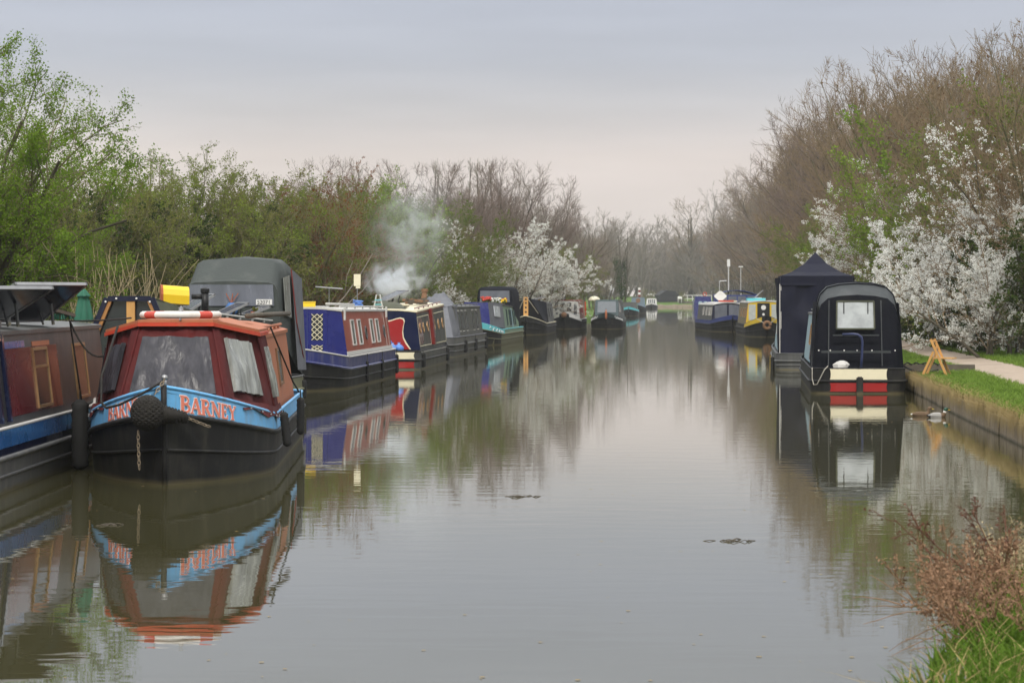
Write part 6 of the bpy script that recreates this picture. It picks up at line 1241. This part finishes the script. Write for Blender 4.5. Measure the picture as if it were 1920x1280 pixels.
# floating bits
def floater(label, px, py, n, L, seed):
    q = onz(px, py); rg_ = random.Random(seed); t = thing('floating_weed', label, 'weed', q); 
    for i in range(n):
        x, y = rg_.gauss(0, L * .4), rg_.gauss(0, L * .25); mb = MB(); a_ = rg_.uniform(-.5, .5); l_ = rg_.uniform(.3, 1); mb.tube([(x, y, .0), (x + .06 * l_ * math.cos(a_), y + .06 * math.sin(a_), .004 + rg_.random() * .014), (x + .13 * l_ * math.cos(a_ + .3), y + .13 * math.sin(a_ + .3), .001)], .0035, 4); mb.build('sprig', ['wood_old'], t)
floater('clump of floating weed in mid canal', 968, 931, 16, .22, 1); floater('smaller clump of floating weed to the right of mid canal', 1358, 1014, 12, .20, 2); floater('wisp of floating weed below the sky blue bow', 188, 984, 9, .14, 3)
rg = rgn(200); n = 420; y = 14 + 150 * rg.uniform(0, 1, n) ** 1.7; x = rg.uniform(-.19, .19, n) * y; ok = (x < EDGEX(y) - .1) & (x > -13); x, y = x[ok], y[ok]; n = len(x); a = rg.uniform(0, 6.28, n); s_ = rg.uniform(.008, .022, n); V = np.stack([np.stack([x + s_ * np.cos(a + k_ * 1.571), y + s_ * np.sin(a + k_ * 1.571), np.full(n, .004)], 1) for k_ in range(4)], 1).reshape(-1, 3)
tag(link('floating_specks', npmesh('floating_specks', V, np.arange(4 * n).reshape(-1, 4), ['grass_dry'])), 'tiny petals and leaf specks drifting on the water', 'petals', kind='stuff')
# foreground dead plants
def docks(seed, n, x0, x1, y0, y1, hgt, mat, name, label, cat):
    rg_ = rgn(seed); p0 = np.stack([rg_.uniform(x0, x1, n), rg_.uniform(y0, y1, n), np.full(n, .36)], 1); d = nrm(np.stack([rg_.normal(-.25, .38, n), rg_.normal(0, .3, n), np.ones(n)], 1)); g_ = grow(seed, (p0, d, rg_.uniform(hgt * .5, hgt, n), np.full(n, .005)), [dict(segs=6, wander=.12, up=0, tip=.6), dict(n=8, t0=.2, ang=(20, 65), len=(.25, .5), segs=3, wander=.2, up=.02, rmin=.003, rr=.7, tip=.7), dict(n=3, t0=.2, ang=(20, 65), len=(.3, .6), segs=2, wander=.2, up=.0, rmin=.0022, rr=.7, tip=.7)])
    t = thing(name, label, cat, (0, 0, 0)); V, F = prisms(g_, 3); link('stems', npmesh(name + '_stems', V, F, [mat]), t)['kind'] = 'stuff'; V, F = leaves(seed, g_[1:], (3.5, 2.6), .0095, jit=.012); link('seed_heads', npmesh(name + '_heads', V, F, [mat]), t)['kind'] = 'stuff'; return t
pmat('dead_stem', (.24, .14, .08), .9, .3, 3); pmat('dead_dark', (.12, .05, .03), .9, .3, 3)
docks(301, 52, 2.22, 2.9, 13.2, 15.4, .52, 'dead_stem', 'dead_weed_clump', 'brown tangle of dead weeds leaning over the water, bottom right', 'weeds')
docks(302, 5, 2.62, 2.8, 15.2, 15.8, .85, 'dead_dark', 'dock_stalk', 'tall reddish dock stalk rising above the dead weeds', 'stalk')
docks(303, 18, 2.9, 3.4, 15.8, 17.5, .42, 'straw', 'straw_clump', 'pale straw clump at the right edge behind the dead weeds', 'weeds')
mb = MB(); rr = random.Random(4)
for i in range(9):
    q = Vector((rr.uniform(2.1, 2.4), rr.uniform(13.0, 15.2), .42)); d = Vector((-1, rr.uniform(-.4, .3), rr.uniform(-.05, .25))).normalized(); pts = [q.copy()]; l_ = rr.uniform(.25, .6)
    for j in range(6): d = (d + Vector((rr.gauss(0, .12), rr.gauss(0, .12), rr.gauss(-.05, .12)))).normalized(); q = q + d * l_ / 6; pts.append(q.copy())
    mb.tube(pts, [.0035, .0032, .003, .0026, .0022, .0018, .0012], 4)
tag(mb.build('trailing_twigs', ['dead_stem'], None), 'thin twigs trailing out over the water, bottom right', 'twigs', kind='stuff')
# ---- the lock at the far end
t = thing('lock_hut', 'small black pitched-roof hut on the grass by the far lock', 'hut', (30.9, 553, 1.15), R(14))
mb = MB(); mb.slab([(-2.0, -1.6, 0), (2.0, -1.6, 0), (2.0, -1.6, 1.3), (-2.0, -1.6, 1.3)], (0, 3.2, 0)); mb.build('wall', ['black'], t)
mb = MB(); mb.slab([(-2.2, -1.8, 1.25), (2.2, -1.8, 1.25), (1.2, -1.8, 2.0), (-.6, -1.8, 2.2)], (0, 3.6, 0)); mb.build('roof', ['black'], t)
t = thing('notice_board', 'white notice board beside the black lock hut', 'sign', (33.2, 548.4, .9)); mb = MB(); mb.box((0, 0, 1.0), (.85, .04, .5)); mb.build('board', ['white'], t)
for x in (-.35, .35): mb = MB(); mb.box((x, .04, .5), (.08, .06, 1.0)); mb.build('post', ['white'], t)
t = thing('balance_beam', 'white-tipped lock balance beam left of the black hut', 'beam', (28.6, 556, 1.5)); mb = MB(); mb.box((0, 0, 1.0), (2.8, .3, .32)); mb.build('beam', ['white'], t); mb = MB(); mb.box((.9, 0, .4), (.3, .3, 1.0)); mb.build('post', ['black'], t)
t = thing('lock_railing', 'white lock footbridge railing right of the black hut', 'railing', (36.2, 552, .9))
for i in range(7): mb = MB(); mb.box((-2.2 + i * .95, 0, .75), (.09, .09, 1.5)); mb.build('post', ['white'], t)
for z in (1.45, .8): mb = MB(); mb.box((.65, 0, z), (5.8, .08, .1)); mb.build('rail', ['white'], t)
mb = MB(); mb.bar((-3.0, 0, .5), (-1.8, 0, 1.5), .12, .1); mb.build('brace', ['white'], t)
t = thing('lock_gate', 'dark timber lock gate beneath the white railing', 'gate', (36.0, 549.5, 0))
for i in range(8): mb = MB(); mb.box((-2.6 + i * .75, 0, .55), (.70, .3, 1.3)); mb.build('plank', ['wood_old'], t)
t = thing('life_ring', 'red life ring on a post by the far lock railing', 'life ring', (38.4, 552, .9)); mb = MB(); mb.tube([(.33 * math.cos(a_), 0, 1.7 + .33 * math.sin(a_)) for a_ in np.linspace(0, 2 * math.pi, 17)], .10, 8, caps=False); mb.build('ring', ['orange_red'], t, True); mb = MB(); mb.box((0, .1, .8), (.1, .1, 1.6)); mb.build('post', ['white'], t)
# ---- chimney smoke: one soft cloud of real vapour
p = Vector((X5 + S5 * 8.4 + .4, Y5 + 8.4, 2.36))
mb = MB(); mb.box((0, 0, 0), (4.6, 3.2, 4.6)); sm = mb.build('chimney_smoke', ['white']); sm.data.materials.clear(); sm.location = p + Vector((-.45, .1, 1.75)); tag(sm, 'white smoke drifting up from the rusty chimney', 'smoke', kind='stuff')
m = bpy.data.materials.new('smoke'); m.use_nodes = True; t = m.node_tree; L = t.links.new; t.nodes.clear(); o = N(t, 'ShaderNodeOutputMaterial'); v = N(t, 'ShaderNodeVolumePrincipled'); v.inputs['Color'].default_value = (.86, .90, .95, 1); v.inputs['Anisotropy'].default_value = .1
tc = N(t, 'ShaderNodeTexCoord'); nn = N(t, 'ShaderNodeTexNoise'); nn.inputs['Scale'].default_value = 1.9; nn.inputs['Detail'].default_value = 6; nn.inputs['Distortion'].default_value = 1.1; L(tc.outputs['Object'], nn.inputs['Vector'])
def puff(c, r, dens, lo):
    mp = N(t, 'ShaderNodeMapping', vector_type='TEXTURE'); mp.inputs['Location'].default_value = c; mp.inputs['Scale'].default_value = r; L(tc.outputs['Object'], mp.inputs[0]); ln = N(t, 'ShaderNodeVectorMath', operation='LENGTH'); L(mp.outputs[0], ln.inputs[0])
    a_ = N(t, 'ShaderNodeMapRange', interpolation_type='SMOOTHSTEP'); a_.inputs[1].default_value = 0; a_.inputs[2].default_value = 1; a_.inputs[3].default_value = 1; a_.inputs[4].default_value = 0; L(ln.outputs['Value'], a_.inputs[0])
    b_ = N(t, 'ShaderNodeMapRange'); b_.inputs[1].default_value = lo; b_.inputs[2].default_value = .68; b_.inputs[3].default_value = 0; b_.inputs[4].default_value = dens; L(nn.outputs[0], b_.inputs[0])
    c_ = N(t, 'ShaderNodeMath', operation='MULTIPLY'); L(a_.outputs[0], c_.inputs[0]); L(b_.outputs[0], c_.inputs[1]); return c_
s1, s2, s3 = puff((-.45, 0, -1.50), (1.25, .8, .78), 6.0, .39), puff((.0, 0, -.1), (1.7, 1.3, 1.9), .8, .40), puff((.35, 0, .8), (1.7, 1.3, 1.5), .42, .42)
a1 = N(t, 'ShaderNodeMath', operation='ADD'); L(s1.outputs[0], a1.inputs[0]); L(s2.outputs[0], a1.inputs[1]); a2 = N(t, 'ShaderNodeMath', operation='ADD'); L(a1.outputs[0], a2.inputs[0]); L(s3.outputs[0], a2.inputs[1]); L(a2.outputs[0], v.inputs['Density']); L(v.outputs[0], o.inputs['Volume']); sm.data.materials.append(m)
# ================================================================== AIR
mb = MB(); mb.box((0, 450, 14.5), (2100, 2200, 33.0))
hz = mb.build('haze', ['white']); hz.data.materials.clear()
m = bpy.data.materials.new('haze'); m.use_nodes = True; t = m.node_tree; t.nodes.clear(); o = N(t, 'ShaderNodeOutputMaterial'); v = N(t, 'ShaderNodeVolumePrincipled')
v.inputs['Color'].default_value = (.88, .90, .94, 1); v.inputs['Density'].default_value = .00024; v.inputs['Anisotropy'].default_value = 0.2
t.links.new(v.outputs[0], o.inputs['Volume']); hz.data.materials.append(m); tag(hz, 'thin spring haze over the canal', 'haze', kind='stuff')
